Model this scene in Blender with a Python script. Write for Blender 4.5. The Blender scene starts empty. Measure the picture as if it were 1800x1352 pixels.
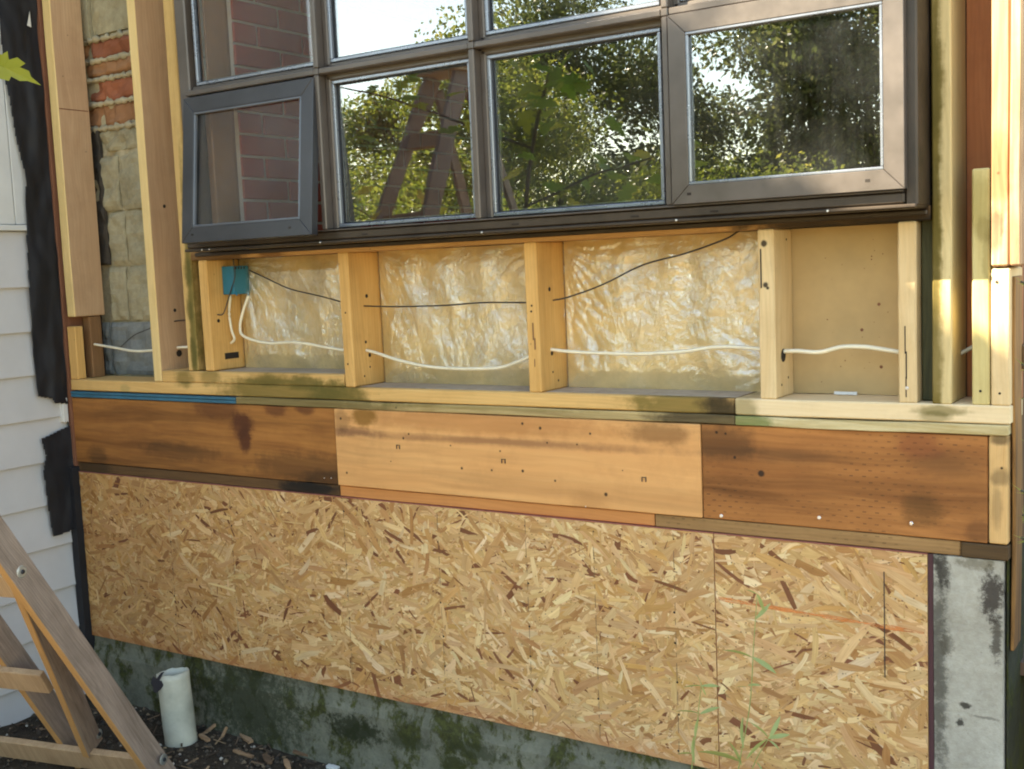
import bpy, bmesh, math, random
import numpy as np
from mathutils import Vector, Matrix, noise as mnoise
R = math.radians
random.seed(7); rng = np.random.default_rng(11)
S = bpy.context.scene
COL = S.collection

# ------------------------------------------------------------------ camera
F, YAW, PIT, ROLL = 2022.68, 0.57888, 0.10271, -0.04235
CAM = Vector((3.54274, -2.55069, 1.26555))
cy, sy, cp, sp = math.cos(YAW), math.sin(YAW), math.cos(PIT), math.sin(PIT)
fwd = Vector((-sy*cp, cy*cp, -sp)); rt0 = Vector((cy, sy, 0)); up0 = rt0.cross(fwd)
cr, sr = math.cos(ROLL), math.sin(ROLL)
RT = rt0*cr + up0*sr; UP = up0*cr - rt0*sr
cam = bpy.data.objects.new('camera', bpy.data.cameras.new('camera'))
COL.objects.link(cam); S.camera = cam
M = Matrix((( RT.x, UP.x, -fwd.x, CAM.x), (RT.y, UP.y, -fwd.y, CAM.y), (RT.z, UP.z, -fwd.z, CAM.z), (0, 0, 0, 1)))
cam.matrix_world = M
cam.data.sensor_width = 36; cam.data.lens = F/1800*36
cam.data.clip_start = 0.05; cam.data.clip_end = 600

# ------------------------------------------------------------------ light
SUN_AZ, SUN_EL = 50.0, 43.0          # azimuth measured from -Y towards -X
SD = Vector((-math.sin(R(SUN_AZ))*math.cos(R(SUN_EL)), -math.cos(R(SUN_AZ))*math.cos(R(SUN_EL)), math.sin(R(SUN_EL))))
W = bpy.data.worlds.new('World'); S.world = W; W.use_nodes = True
nt = W.node_tree; nt.nodes.clear()
sky = nt.nodes.new('ShaderNodeTexSky'); sky.sky_type = 'NISHITA'; sky.sun_disc = False
sky.sun_elevation = R(SUN_EL); sky.sun_rotation = R(180 + SUN_AZ); sky.air_density = 1.2; sky.dust_density = .4; sky.ozone_density = .5
bg = nt.nodes.new('ShaderNodeBackground'); bg.inputs[1].default_value = 0.11
wo = nt.nodes.new('ShaderNodeOutputWorld')
nt.links.new(sky.outputs[0], bg.inputs[0]); nt.links.new(bg.outputs[0], wo.inputs[0])
sl = bpy.data.lights.new('sun', 'SUN'); sl.energy = 5.0; sl.angle = R(.5); sl.color = (1, .93, .8)
so = bpy.data.objects.new('sun', sl); COL.objects.link(so); so.rotation_euler = SD.to_track_quat('Z', 'Y').to_euler()
S.view_settings.view_transform = 'Standard'; S.view_settings.look = 'None'
S.view_settings.exposure = 2.5; S.view_settings.use_white_balance = True; S.view_settings.white_balance_temperature = 7500; S.view_settings.white_balance_tint = 8; S.view_settings.gamma = 1
S.view_settings.use_curve_mapping = False
S.render.engine = 'CYCLES'
S.cycles.pixel_filter_type = 'BLACKMAN_HARRIS'; S.cycles.filter_width = 2.0; S.cycles.max_bounces = 8; S.cycles.transparent_max_bounces = 16

# ------------------------------------------------------------------ projection helpers (pixel of the photograph -> point on a real plane)
def ray(x, y): return fwd + RT*((x-900)/F) - UP*((y-676)/F)
def at(x, y, Y=0.0):
    d = ray(x, y); t = (Y-CAM.y)/d.y; return CAM + d*t
def atX(x, y, X):
    d = ray(x, y); t = (X-CAM.x)/d.x; return CAM + d*t
def atP(x, y, p, n):
    d = ray(x, y); t = (Vector(p)-CAM).dot(Vector(n))/d.dot(Vector(n)); return CAM + d*t

# ------------------------------------------------------------------ object helpers
ORG = {}
def tag(o, label=None, cat=None, group=None, kind=None):
    if label: o['label'] = label
    if cat: o['category'] = cat
    if group: o['group'] = group
    if kind: o['kind'] = kind
    return o
def thing(name, loc, label, cat, group=None):
    o = bpy.data.objects.new(name, None); COL.objects.link(o); o.location = loc
    o.empty_display_size = .1
    ORG[o.name] = Vector(loc); return tag(o, label, cat, group)
def part(name, vf, mat, parent=None, label=None, kind=None, smooth=False, cols=None, uv=None):
    verts, faces = vf
    V = np.asarray(verts, dtype=float).reshape(-1, 3)
    if parent is not None: org = ORG[parent.name]
    else: org = Vector(((V[:, 0].min()+V[:, 0].max())/2, (V[:, 1].min()+V[:, 1].max())/2, V[:, 2].min()))
    V = V - np.array(org)
    me = bpy.data.meshes.new(name); me.from_pydata(V.tolist(), [], faces); me.update()
    if smooth: me.shade_smooth()
    if mat: me.materials.append(mat)
    if cols is not None:
        a = me.color_attributes.new('tone', 'FLOAT_COLOR', 'POINT'); a.data.foreach_set('color', np.asarray(cols, dtype=np.float32).ravel())
    o = bpy.data.objects.new(name, me); COL.objects.link(o)
    if parent is not None: o.parent = parent; ORG[o.name] = org
    else: o.location = org; ORG[o.name] = Vector(org)
    if label: o['label'] = label
    if kind: o['kind'] = kind
    return o
def join(*vfs):
    V = []; Fc = []
    for v, f in vfs:
        n = len(V); V += [tuple(a) for a in v]; Fc += [tuple(i+n for i in q) for q in f]
    return V, Fc
def box(x0, x1, y0, y1, z0, z1):
    v = [(x0,y0,z0),(x1,y0,z0),(x1,y1,z0),(x0,y1,z0),(x0,y0,z1),(x1,y0,z1),(x1,y1,z1),(x0,y1,z1)]
    return v, [(0,3,2,1),(4,5,6,7),(0,1,5,4),(1,2,6,5),(2,3,7,6),(3,0,4,7)]
def board(x0, x1, y0, y1, z0, z1, bev=.003, jit=0.0, seg=6):
    """a sawn board: chamfered box, its long edges cut in segments that wander by jit"""
    bm = bmesh.new()
    v, f = box(x0, x1, y0, y1, z0, z1)
    bv = [bm.verts.new(a) for a in v]
    for q in f: bm.faces.new([bv[i] for i in q])
    d = (x1-x0, y1-y0, z1-z0); ax = d.index(max(d))
    if jit > 0 and seg > 1:
        es = [e for e in bm.edges if abs((e.verts[0].co-e.verts[1].co)[ax]) > 1e-6]
        bmesh.ops.subdivide_edges(bm, edges=es, cuts=seg, use_grid_fill=True)
    b = min(bev, min(d)*.3)
    es = [e for e in bm.edges if len(e.link_faces) == 2 and e.link_faces[0].normal.dot(e.link_faces[1].normal) < .5]
    bm.normal_update()
    es = [e for e in bm.edges if len(e.link_faces) == 2 and e.calc_face_angle(0) > .8]
    bmesh.ops.bevel(bm, geom=es, offset=b, segments=1, affect='EDGES')
    if jit > 0:
        s = random.random()*50
        for w in bm.verts:
            t = w.co[ax]*3.0+s
            for k in range(3):
                if k != ax:
                    w.co[k] += jit*mnoise.noise(Vector((t*1.3, k*9.1+s, 0))) + jit*.5*mnoise.noise(Vector((t*7, k*3.1+s, w.co[(k+1) % 3]*20)))
    vs = [tuple(w.co) for w in bm.verts]; bm.verts.index_update()
    fs = [tuple(w.index for w in q.verts) for q in bm.faces]; bm.free(); return vs, fs
def tube(pts, r, n=7, flat=1.0, closed=True):
    """round tube along points (radius number or list), smoothed by Catmull-Rom before calling"""
    pts = [Vector(p) for p in pts]; V = []; Fc = []
    m = len(pts)
    for i, p in enumerate(pts):
        t = (pts[min(i+1, m-1)]-pts[max(i-1, 0)]).normalized()
        a = t.cross(Vector((0, 0, 1)))
        if a.length < .05: a = t.cross(Vector((0, 1, 0)))
        a.normalize(); b = a.cross(t)
        ri = r[i] if isinstance(r, (list, tuple)) else r
        for k in range(n):
            th = 2*math.pi*k/n; q = p + a*(math.cos(th)*ri) + b*(math.sin(th)*ri*flat); V.append(tuple(q))
    for i in range(m-1):
        for k in range(n):
            V0 = i*n+k; V1 = i*n+(k+1) % n; Fc.append((V0, V1, V1+n, V0+n))
    if closed: Fc.append(tuple(range(n))[::-1]); Fc.append(tuple((m-1)*n+k for k in range(n)))
    return V, Fc
def smooth_path(pts, k=8):
    P = [Vector(p) for p in pts]; P = [P[0]*2-P[1]]+P+[P[-1]*2-P[-2]]; out = []
    for i in range(1, len(P)-2):
        for s in range(k):
            t = s/k; a, b, c, d = P[i-1:i+3]
            out.append(.5*((2*b)+(c-a)*t+(2*a-5*b+4*c-d)*t*t+(3*b-a-3*c+d)*t**3))
    out.append(P[-2]); return out
def prism(poly, axis, a, b):
    """extrude a polygon (list of 2D) along axis (0 x,1 y,2 z) from a to b"""
    def mk(p, t):
        if axis == 0: return (t, p[0], p[1])
        if axis == 1: return (p[0], t, p[1])
        return (p[0], p[1], t)
    n = len(poly); V = [mk(p, a) for p in poly]+[mk(p, b) for p in poly]
    return V, [tuple(range(n)), tuple(range(2*n-1, n-1, -1))]+[(i, i+n, (i+1) % n+n, (i+1) % n) for i in range(n)]
def disc(c, nrm, r, h, n=14):
    c = Vector(c); nrm = Vector(nrm).normalized(); a = nrm.orthogonal().normalized(); b = nrm.cross(a)
    prof = [(r, 0), (r, h*.5), (r*.75, h), (r*.0001, h)]
    V = []; Fc = []
    for pr, ph in prof:
        for k in range(n):
            th = 2*math.pi*k/n; V.append(tuple(c+nrm*ph+(a*math.cos(th)+b*math.sin(th))*pr))
    for i in range(len(prof)-1):
        for k in range(n): Fc.append((i*n+k, i*n+(k+1) % n, (i+1)*n+(k+1) % n, (i+1)*n+k))
    return V, Fc

# ------------------------------------------------------------------ material helpers
class NT:
    def __init__(s, name):
        s.m = bpy.data.materials.new(name); s.m.use_nodes = True; s.t = s.m.node_tree; s.t.nodes.clear()
        s.out = s.n('ShaderNodeOutputMaterial')
    def n(s, typ, **kw):
        x = s.t.nodes.new(typ)
        for k, v in kw.items(): setattr(x, k, v)
        return x
    def l(s, a, b): s.t.links.new(a, b)
    def setin(s, sock, v):
        if isinstance(v, bpy.types.NodeSocket): s.l(v, sock)
        else: sock.default_value = v
    def math(s, op, a, b=0.0, c=0.0, clamp=False):
        x = s.n('ShaderNodeMath', operation=op, use_clamp=clamp)
        s.setin(x.inputs[0], a); s.setin(x.inputs[1], b); s.setin(x.inputs[2], c); return x.outputs[0]
    def vec(s, op, a, b):
        x = s.n('ShaderNodeVectorMath', operation=op); s.setin(x.inputs[0], a); s.setin(x.inputs[1], b); return x.outputs[0]
    def noise(s, v, scale, detail=4, rough=.6, dist=0.0, out=0):
        x = s.n('ShaderNodeTexNoise'); s.setin(x.inputs['Vector'], v); x.inputs['Scale'].default_value = scale
        x.inputs['Detail'].default_value = detail; x.inputs['Roughness'].default_value = rough; x.inputs['Distortion'].default_value = dist
        return x.outputs[out]
    def vor(s, v, scale, feat='F1', rnd=1.0):
        x = s.n('ShaderNodeTexVoronoi', feature=feat); s.setin(x.inputs['Vector'], v); x.inputs['Scale'].default_value = scale
        x.inputs['Randomness'].default_value = rnd; return x
    def ramp(s, f, stops, interp='LINEAR'):
        x = s.n('ShaderNodeValToRGB'); x.color_ramp.interpolation = interp
        e = x.color_ramp.elements
        while len(e) > len(stops): e.remove(e[-1])
        while len(e) < len(stops): e.new(.5)
        for q, (p, c) in zip(e, stops): q.position = p; q.color = (*c, 1) if len(c) == 3 else c
        s.setin(x.inputs[0], f); return x.outputs[0]
    def rng(s, f, a, b, c=0.0, d=1.0, smooth=False):
        x = s.n('ShaderNodeMapRange', interpolation_type='SMOOTHSTEP' if smooth else 'LINEAR'); s.setin(x.inputs[0], f)
        for i, q in enumerate((a, b, c, d)): x.inputs[i+1].default_value = q
        return x.outputs[0]
    def mix(s, f, a, b, typ='MIX'):
        x = s.n('ShaderNodeMix', data_type='RGBA', blend_type=typ); s.setin(x.inputs[0], f)
        s.setin(x.inputs[6], (*a, 1) if isinstance(a, tuple) and len(a) == 3 else a)
        s.setin(x.inputs[7], (*b, 1) if isinstance(b, tuple) and len(b) == 3 else b); return x.outputs[2]
    def pos(s): return s.n('ShaderNodeNewGeometry').outputs['Position']
    def obj(s): return s.n('ShaderNodeTexCoord').outputs['Object']
    def rand(s): return s.n('ShaderNodeObjectInfo').outputs['Random']
    def mapping(s, v, sc=(1, 1, 1), rot=(0, 0, 0), loc=(0, 0, 0)):
        x = s.n('ShaderNodeMapping'); s.setin(x.inputs[0], v); x.inputs['Scale'].default_value = sc; x.inputs['Rotation'].default_value = rot
        x.inputs['Location'].default_value = loc; return x.outputs[0]
    def bump(s, h, st=.3, dist=.002, nrm=None):
        x = s.n('ShaderNodeBump'); x.inputs['Strength'].default_value = st; x.inputs['Distance'].default_value = dist
        s.setin(x.inputs['Height'], h)
        if nrm is not None: s.l(nrm, x.inputs['Normal'])
        return x.outputs[0]
    def pbsdf(s, col, rough=.7, nrm=None, metal=0.0, spec=.5, **kw):
        x = s.n('ShaderNodeBsdfPrincipled'); s.setin(x.inputs['Base Color'], (*col, 1) if isinstance(col, tuple) and len(col) == 3 else col)
        s.setin(x.inputs['Roughness'], rough); s.setin(x.inputs['Metallic'], metal); x.inputs['Specular IOR Level'].default_value = spec
        if nrm is not None: s.l(nrm, x.inputs['Normal'])
        for k, v in kw.items(): s.setin(x.inputs[k.replace('_', ' ')], v)
        return x.outputs[0]
    def done(s, sh): s.l(sh, s.out.inputs[0]); return s.m
def schlick(m, nrm=None, k=1.0, r0=.04):
    g = m.n('ShaderNodeNewGeometry'); d = m.n('ShaderNodeVectorMath', operation='DOT_PRODUCT')
    m.l(g.outputs['Incoming'], d.inputs[0]); m.l(nrm if nrm is not None else g.outputs['Normal'], d.inputs[1])
    c = m.math('SUBTRACT', 1.0, m.math('ABSOLUTE', d.outputs['Value']), clamp=True)
    return m.math('ADD', r0, m.math('MULTIPLY', m.math('POWER', c, 5.0), k), clamp=True)
def blob(m, pos, cx, cz, rx, rz, soft=.35, nz=None, amp=.5, cyv=None):
    """0..1 mask of a stain of its own shape on a wall, ellipse with a ragged outline"""
    d = m.n('ShaderNodeVectorMath', operation='SUBTRACT'); m.l(pos, d.inputs[0]); d.inputs[1].default_value = (cx, 0, cz)
    k = m.n('ShaderNodeVectorMath', operation='MULTIPLY'); m.l(d.outputs[0], k.inputs[0]); k.inputs[1].default_value = (1/rx, 0, 1/rz)
    L = m.n('ShaderNodeVectorMath', operation='LENGTH'); m.l(k.outputs[0], L.inputs[0])
    v = L.outputs['Value']
    if nz is not None: v = m.math('ADD', v, m.math('MULTIPLY', m.math('SUBTRACT', nz, .5), amp*2))
    return m.rng(v, 1-soft, 1+soft*.3, 1, 0, True)
def wood(name, light, dark, axis=2, gscale=1.0, contrast=1.0, stains=(), holes=.0, hole_scale=9, rough=.75, coord='POS', bump=.35, knots=0.0, incised=False, streak=0.0, spots=()):
    m = NT(name)
    p = m.pos() if coord == 'POS' else m.obj()
    r = m.rand()
    cmb = m.n('ShaderNodeCombineXYZ'); m.l(m.math('MULTIPLY', r, 37.0), cmb.inputs[0]); m.l(m.math('MULTIPLY', r, 91.0), cmb.inputs[1]); m.l(m.math('MULTIPLY', r, 53.0), cmb.inputs[2])
    q = m.vec('ADD', p, cmb.outputs[0])
    sc = [1, 1, 1]; sc[axis] = .045
    sc2 = [1, 1, 1]; sc2[axis] = .14
    warp = m.noise(m.mapping(q, tuple(1.5 if i == axis else 4 for i in range(3))), 1.5, 2, .5, out=1)
    q2 = m.vec('ADD', q, m.vec('MULTIPLY', m.vec('SUBTRACT', warp, (.5, .5, .5)), tuple(0.0 if i == axis else .05 for i in range(3))))
    g1 = m.noise(m.mapping(q2, tuple(sc)), 90*gscale, 5, .65, .2)
    g2 = m.noise(m.mapping(q2, tuple(sc2)), 22*gscale, 3, .5, 1.0)
    g3 = m.noise(m.mapping(q, tuple(.3 if i == axis else 1 for i in range(3))), 5, 2, .5)
    f = m.math('ADD', m.math('MULTIPLY', g1, .5), m.math('ADD', m.math('MULTIPLY', g2, .35), m.math('MULTIPLY', g3, .3)))
    c = .5/contrast
    f = m.rng(f, .575-c*.42, .575+c*.42)
    col = m.mix(f, dark, light)
    # growth ring lines
    ring = m.n('ShaderNodeTexWave', wave_type='BANDS', bands_direction='DIAGONAL'); m.l(m.mapping(q2, tuple(.03 if i == axis else 1.0 for i in range(3))), ring.inputs[0])
    ring.inputs['Scale'].default_value = 60*gscale; ring.inputs['Distortion'].default_value = 3.5; ring.inputs['Detail'].default_value = 2; ring.inputs['Detail Scale'].default_value = .6
    rl = m.math('MULTIPLY', m.rng(ring.outputs['Fac'], .3, 1.0, 0, .17*contrast), m.rng(g3, .35, .65))
    col = m.mix(rl, col, tuple(x*.6 for x in dark))
    h = m.math('ADD', g1, m.math('MULTIPLY', ring.outputs['Fac'], .25))
    if knots:
        sk = tuple(.45 if i == axis else 1.0 for i in range(3))
        vk = m.vor(m.mapping(q, sk), 3.2)
        dk = vk.outputs['Distance']
        pick = m.n('ShaderNodeSeparateColor'); m.l(vk.outputs['Color'], pick.inputs[0])
        on = m.math('GREATER_THAN', pick.outputs[0], 1-knots)
        kd = m.math('MULTIPLY', on, m.rng(m.math('ADD', dk, m.math('MULTIPLY', g2, .05)), .035, .10, 1, 0, True))
        col = m.mix(m.math('MULTIPLY', kd, .8), col, tuple(x*.38 for x in dark))
    if holes:
        vh = m.vor(q, hole_scale); pk = m.n('ShaderNodeSeparateColor'); m.l(vh.outputs['Color'], pk.inputs[0])
        hm = m.math('MULTIPLY', m.math('GREATER_THAN', pk.outputs[1], 1-holes), m.rng(vh.outputs['Distance'], .014*hole_scale/9, .035*hole_scale/9, 1, 0))
        col = m.mix(m.math('MULTIPLY', hm, .9), col, (.02, .014, .01))
        vh2 = m.vor(q, hole_scale*3.1); pk2 = m.n('ShaderNodeSeparateColor'); m.l(vh2.outputs['Color'], pk2.inputs[0])
        hm2 = m.math('MULTIPLY', m.math('GREATER_THAN', pk2.outputs[1], .80), m.rng(vh2.outputs['Distance'], .03, .09, 1, 0))
        col = m.mix(m.math('MULTIPLY', hm2, .75), col, (.03, .02, .012))
    pw = m.pos()
    if streak:
        sm = m.noise(m.mapping(q2, tuple(.55 if i == axis else 11 for i in range(3))), 1.6, 4, .6, .4)
        col = m.mix(m.rng(sm, .47, .70, 0, streak), col, tuple(x*.38 for x in dark))
        col = m.mix(m.rng(sm, .45, .30, 0, streak*.7), col, tuple(min(1, x*1.22) for x in light))
    if incised:
        sx = m.n('ShaderNodeSeparateXYZ'); m.l(pw, sx.inputs[0])
        row = m.math('MULTIPLY', sx.outputs[2], 74.0); ri = m.math('FLOOR', row); rf = m.math('FRACT', row)
        u = m.math('ADD', m.math('MULTIPLY', sx.outputs[0], 36.0), m.math('MULTIPLY', ri, .5)); uf = m.math('FRACT', m.math('ADD', u, m.math('MULTIPLY', m.noise(pw, 30, 1), .3)))
        dash = m.math('MULTIPLY', m.math('LESS_THAN', uf, .30), m.math('LESS_THAN', m.math('ABSOLUTE', m.math('SUBTRACT', rf, .5)), .11))
        fade = m.rng(m.noise(m.mapping(pw, (1, 1, 2.0)), 4, 2), .44, .62, 0, .55)
        dm = m.math('MULTIPLY', dash, fade)
        col = m.mix(dm, col, (.055, .028, .014)); h = m.math('SUBTRACT', h, m.math('MULTIPLY', dm, .8))
    nz = m.math('ADD', m.math('MULTIPLY', m.noise(pw, 22, 4, .65), .65), m.math('MULTIPLY', m.noise(m.mapping(q2, tuple(.16 if i == axis else 1.6 for i in range(3))), 40, 3, .6), .35)); nzl = m.noise(m.mapping(pw, (1, 1, .25)), 14, 2, .6)
    for st in stains:
        cx, cz, rx, rz, sc_, a = st[:6]
        soft = st[6] if len(st) > 6 else .35
        mk = m.math('MULTIPLY', blob(m, pw, cx, cz, rx*1.08, rz*1.1, max(soft, .5), nz, .8), m.rng(g2, .25, .55, .8, 1))
        col = m.mix(m.math('MULTIPLY', mk, a), col, m.mix(.5, sc_, m.mix(1, col, sc_, 'MULTIPLY')))
    for (cx, cz, r_) in spots:
        mk = blob(m, pw, cx, cz, r_*.75, r_*.75, .5, nz, .5)
        col = m.mix(m.math('MULTIPLY', mk, .92), col, (.018, .012, .009))
    grime = m.rng(m.noise(pw, 7, 5, .7), .5, .8, 0, .3)
    col = m.mix(grime, col, tuple(x*.55 for x in dark))
    return m.done(m.pbsdf(col, m.rng(g1, 0, 1, rough-.1, rough+.12), m.bump(h, bump, .0015), spec=.3))

# ------------------------------------------------------------------ palette
GREEN_ST = (.17, .15, .035); DARK_ST = (.03, .022, .012); RED_ST = (.13, .045, .02)
M_stud = wood('fir', (.74, .45, .165), (.54, .29, .085), 2, streak=.22, knots=.25, holes=.35)
M_studw = wood('new_pine', (.80, .62, .36), (.62, .42, .20), 2, contrast=1.0, knots=.35, holes=.4, streak=.15, spots=[(2.585, 1.197, .010), (2.583, 1.292, .011), (2.590, 1.19, .006)])
M_studL = wood('pinkish_fir', (.60, .40, .24), (.44, .26, .14), 2, contrast=.9, knots=.3, holes=.25)
M_studface = wood('pale_fir_edge', (.78, .58, .28), (.64, .44, .18), 2, contrast=.8, holes=.2)
M_studC = wood('fir_wet_edge', (.68, .46, .19), (.50, .30, .10), 2, stains=[(.657, 1.15, .017, .5, GREEN_ST, .9, .6), (.650, 1.03, .016, .05, GREEN_ST, .8), (.648, 1.17, .016, .045, GREEN_ST, .8), (.650, 1.29, .018, .05, GREEN_ST, .8)])
M_plate = wood('plate_fir', (.74, .48, .19), (.58, .33, .11), 0, streak=.2, holes=.3, stains=[
    (1.04, .915, .30, .05, GREEN_ST, .85), (.60, .945, .05, .03, GREEN_ST, .8), (.72, .95, .05, .03, GREEN_ST, .6), (.97, .945, .07, .022, GREEN_ST, .7), (1.13, .94, .08, .024, GREEN_ST, .7),
    (1.26, .90, .12, .05, GREEN_ST, .9), (2.36, .905, .15, .045, GREEN_ST, .9), (2.47, .90, .06, .05, DARK_ST, .95), (.30, .905, .03, .014, (.3, .33, .15), .4)])
M_plateR = wood('new_plate', (.82, .66, .42), (.70, .52, .29), 0, contrast=.7, holes=.15, stains=[(2.525, .905, .045, .035, GREEN_ST, .6), (2.97, .918, .06, .012, GREEN_ST, .75), (2.96, .905, .035, .012, GREEN_ST, .6)])
M_strip = wood('treated_strip', (.62, .48, .24), (.36, .25, .10), 0, contrast=1.5, streak=.4, holes=.6, hole_scale=14, stains=[(1.1, .88, .42, .03, (.13, .105, .03), .7), (2.42, .88, .14, .03, DARK_ST, .85), (1.75, .885, .4, .006, GREEN_ST, .4)], bump=.6)
M_stripR = wood('treated_strip_pale', (.72, .62, .38), (.44, .33, .14), 0, contrast=1.4, streak=.3, holes=.6, hole_scale=14, stains=[(2.54, .88, .06, .03, (.12, .2, .04), .8)], bump=.7)
M_rimL = wood('rim_dark', (.40, .17, .045), (.22, .08, .02), 0, gscale=.7, streak=.75, contrast=1.15, knots=.4, holes=.15, stains=[
    (.85, .80, .055, .045, RED_ST, .95), (.86, .76, .028, .05, RED_ST, .95), (.74, .85, .12, .035, RED_ST, .6), (1.0, .855, .05, .025, RED_ST, .7), (1.12, .86, .04, .02, RED_ST, .7), (1.12, .68, .25, .05, DARK_ST, .5), (.55, .70, .2, .03, DARK_ST, .45), (.12, .66, .06, .04, DARK_ST, .5), (1.2, .65, .1, .03, DARK_ST, .6)])
M_rimM = wood('rim_light', (.74, .41, .165), (.62, .29, .10), 0, gscale=.5, streak=.28, contrast=.75, knots=.12, holes=.25, stains=[
    (1.83, .795, .62, .012, (.22, .11, .07), .6, .8), (1.30, .80, .12, .016, (.2, .1, .07), .7, .7), (1.75, .845, .5, .035, (.42, .2, .07), .5, .6), (2.3, .84, .1, .03, (.16, .08, .03), .6, .6), (1.36, .845, .05, .03, (.25, .14, .02), .8), (1.27, .83, .03, .04, DARK_ST, .35), (2.1, .655, .06, .03, (.3, .15, .05), .3, .8)],
    spots=[(1.268, .838, .006), (1.28, .676, .006), (1.52, .803, .005), (1.905, .848, .006), (1.96, .838, .007), (1.665, .777, .004), (1.70, .715, .006), (1.80, .716, .005), (1.90, .72, .006), (2.11, .83, .005), (2.07, .80, .004), (2.15, .675, .008), (1.98, .80, .004), (2.0, .70, .005), (1.50, .79, .006), (1.83, .77, .004), (2.2, .74, .003), (1.45, .72, .003)])
M_rimR = wood('rim_treated', (.44, .185, .055), (.25, .09, .024), 0, gscale=.7, streak=.8, contrast=1.1, incised=True, stains=[
    (2.46, .825, .10, .045, (.09, .05, .02), .7), (2.93, .84, .05, .035, (.30, .10, .04), .6), (2.93, .70, .05, .04, (.1, .055, .015), .6, .6), (2.98, .80, .09, .03, (.12, .07, .03), .4, .7), (2.62, .80, .15, .02, (.1, .06, .03), .4, .8), (3.05, .66, .03, .03, (.12, .05, .02), .5)],
    spots=[(2.455, .848, .006), (2.478, .846, .005), (2.565, .755, .012), (2.50, .79, .006)])
M_ledL = wood('ledger_dark', (.17, .09, .035), (.07, .035, .015), 0, stains=[(1.12, .616, .14, .03, (.012, .012, .012), .95), (.1, .62, .1, .03, DARK_ST, .6)])
M_ledM = wood('ledger_orange', (.60, .27, .09), (.46, .18, .055), 0, contrast=.7, stains=[(2.0, .60, .5, .006, (.5, .1, .06), .5)])
M_ledR = wood('ledger_treated', (.38, .22, .09), (.22, .12, .045), 0, incised=True, contrast=1.1)
M_block = wood('dark_block', (.13, .075, .03), (.05, .028, .012), 0)
M_endp = wood('rim_end', (.72, .47, .21), (.56, .32, .12), 2, gscale=2, holes=.4, stains=[(3.09, .78, .02, .02, DARK_ST, .5), (3.085, .72, .012, .05, DARK_ST, .35), (3.09, .86, .02, .012, DARK_ST, .7)], spots=[(3.094, .80, .004)])
M_green = wood('treated_green', (.085, .08, .035), (.03, .032, .014), 2, gscale=1.3, contrast=1.4)
M_s6 = wood('treated_half_pale', (.66, .53, .28), (.52, .38, .17), 2, stains=[(2.954, 1.4, .022, 1.2, (.17, .13, .02), .95, .25), (2.958, 1.3, .019, .16, (.17, .13, .02), .9), (2.96, 1.62, .024, .12, (.17, .13, .02), .9)])
M_s7 = wood('jack_stud', (.66, .56, .27), (.48, .37, .14), 2, contrast=1.0, holes=.2, stains=[(3.06, 1.30, .022, .028, (.28, .22, .07), .7), (3.04, 1.36, .05, .06, (.34, .28, .08), .55), (3.066, 1.24, .012, .06, (.28, .22, .07), .5)])
M_rough = wood('old_corner_post', (.66, .44, .26), (.30, .15, .07), 2, gscale=.8, contrast=1.6, knots=.5, holes=.6, bump=1.0, stains=[(3.09, 1.42, .03, .10, (.42, .15, .05), .6), (3.10, 1.6, .05, .12, (.55, .40, .22), .7, .6), (3.08, 1.30, .02, .05, (.06, .035, .02), .6)])  # base lightened to suggest sun on the upper post, stains darken it below
M_red = wood('red_board', (.46, .18, .07), (.28, .09, .035), 2, contrast=.7)
M_sheathedge = wood('sheathing_edge', (.26, .11, .06), (.14, .055, .03), 2, contrast=1.2)
M_dark = wood('weathered_dark', (.16, .085, .035), (.05, .028, .013), 2, gscale=.8, contrast=1.6, bump=.8)
M_brown = wood('brown_stud', (.30, .16, .07), (.16, .08, .035), 2)
M_header = wood('rough_sill', (.58, .33, .12), (.40, .20, .07), 0, contrast=1.1, holes=.2, stains=[(2.82, 1.33, .32, .06, (.012, .01, .006), 1.0), (.78, 1.33, .16, .05, (.07, .035, .012), .8), (1.02, 1.33, .06, .03, (.16, .07, .02), .7)])  # colour turns black towards the right end
M_ladder = wood('weathered_ladder', (.36, .28, .225), (.18, .135, .105), 2, gscale=1.5, contrast=1.5, coord='OBJ', bump=.7)
M_rung = wood('ladder_rung', (.50, .34, .20), (.30, .18, .095), 0, gscale=1.3, contrast=1.2, coord='OBJ', stains=[])
M_orange = wood('ladder_edge', (.50, .28, .11), (.34, .18, .065), 2, contrast=.8, coord='OBJ')

def m_conc(name, light, dark, moss=0.0, stains=()):
    m = NT(name); p = m.pos()
    n1 = m.noise(p, 6, 6, .7); n2 = m.noise(p, 60, 4, .7); n3 = m.noise(m.mapping(p, (1, 1, .75)), 10, 6, .72, .3)
    col = m.mix(m.rng(m.math('ADD', m.math('MULTIPLY', n1, .7), m.math('MULTIPLY', n2, .3)), .35, .65), dark, light)
    pit = m.vor(p, 70); col = m.mix(m.rng(pit.outputs['Distance'], .03, .12, .35, 0), col, (.05, .045, .04))
    if moss:
        f = m.rng(m.math('ADD', n3, m.math('MULTIPLY', n2, .15)), .66-moss, .72-moss+.02, 0, .93)
        col = m.mix(f, col, m.mix(m.rng(n2, .3, .7), (.018, .02, .008), (.07, .075, .015)))
    nz = m.noise(p, 38, 6, .78)
    for st in stains:
        cx, cz, rx, rz, sc_, a = st[:6]
        col = m.mix(m.math('MULTIPLY', blob(m, p, cx, cz, rx, rz, st[6] if len(st) > 6 else .5, nz, 1.5), a), col, sc_)
    return m.done(m.pbsdf(col, .9, m.bump(m.math('ADD', n2, m.math('MULTIPLY', n1, .8)), .6, .004), spec=.2))
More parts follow.
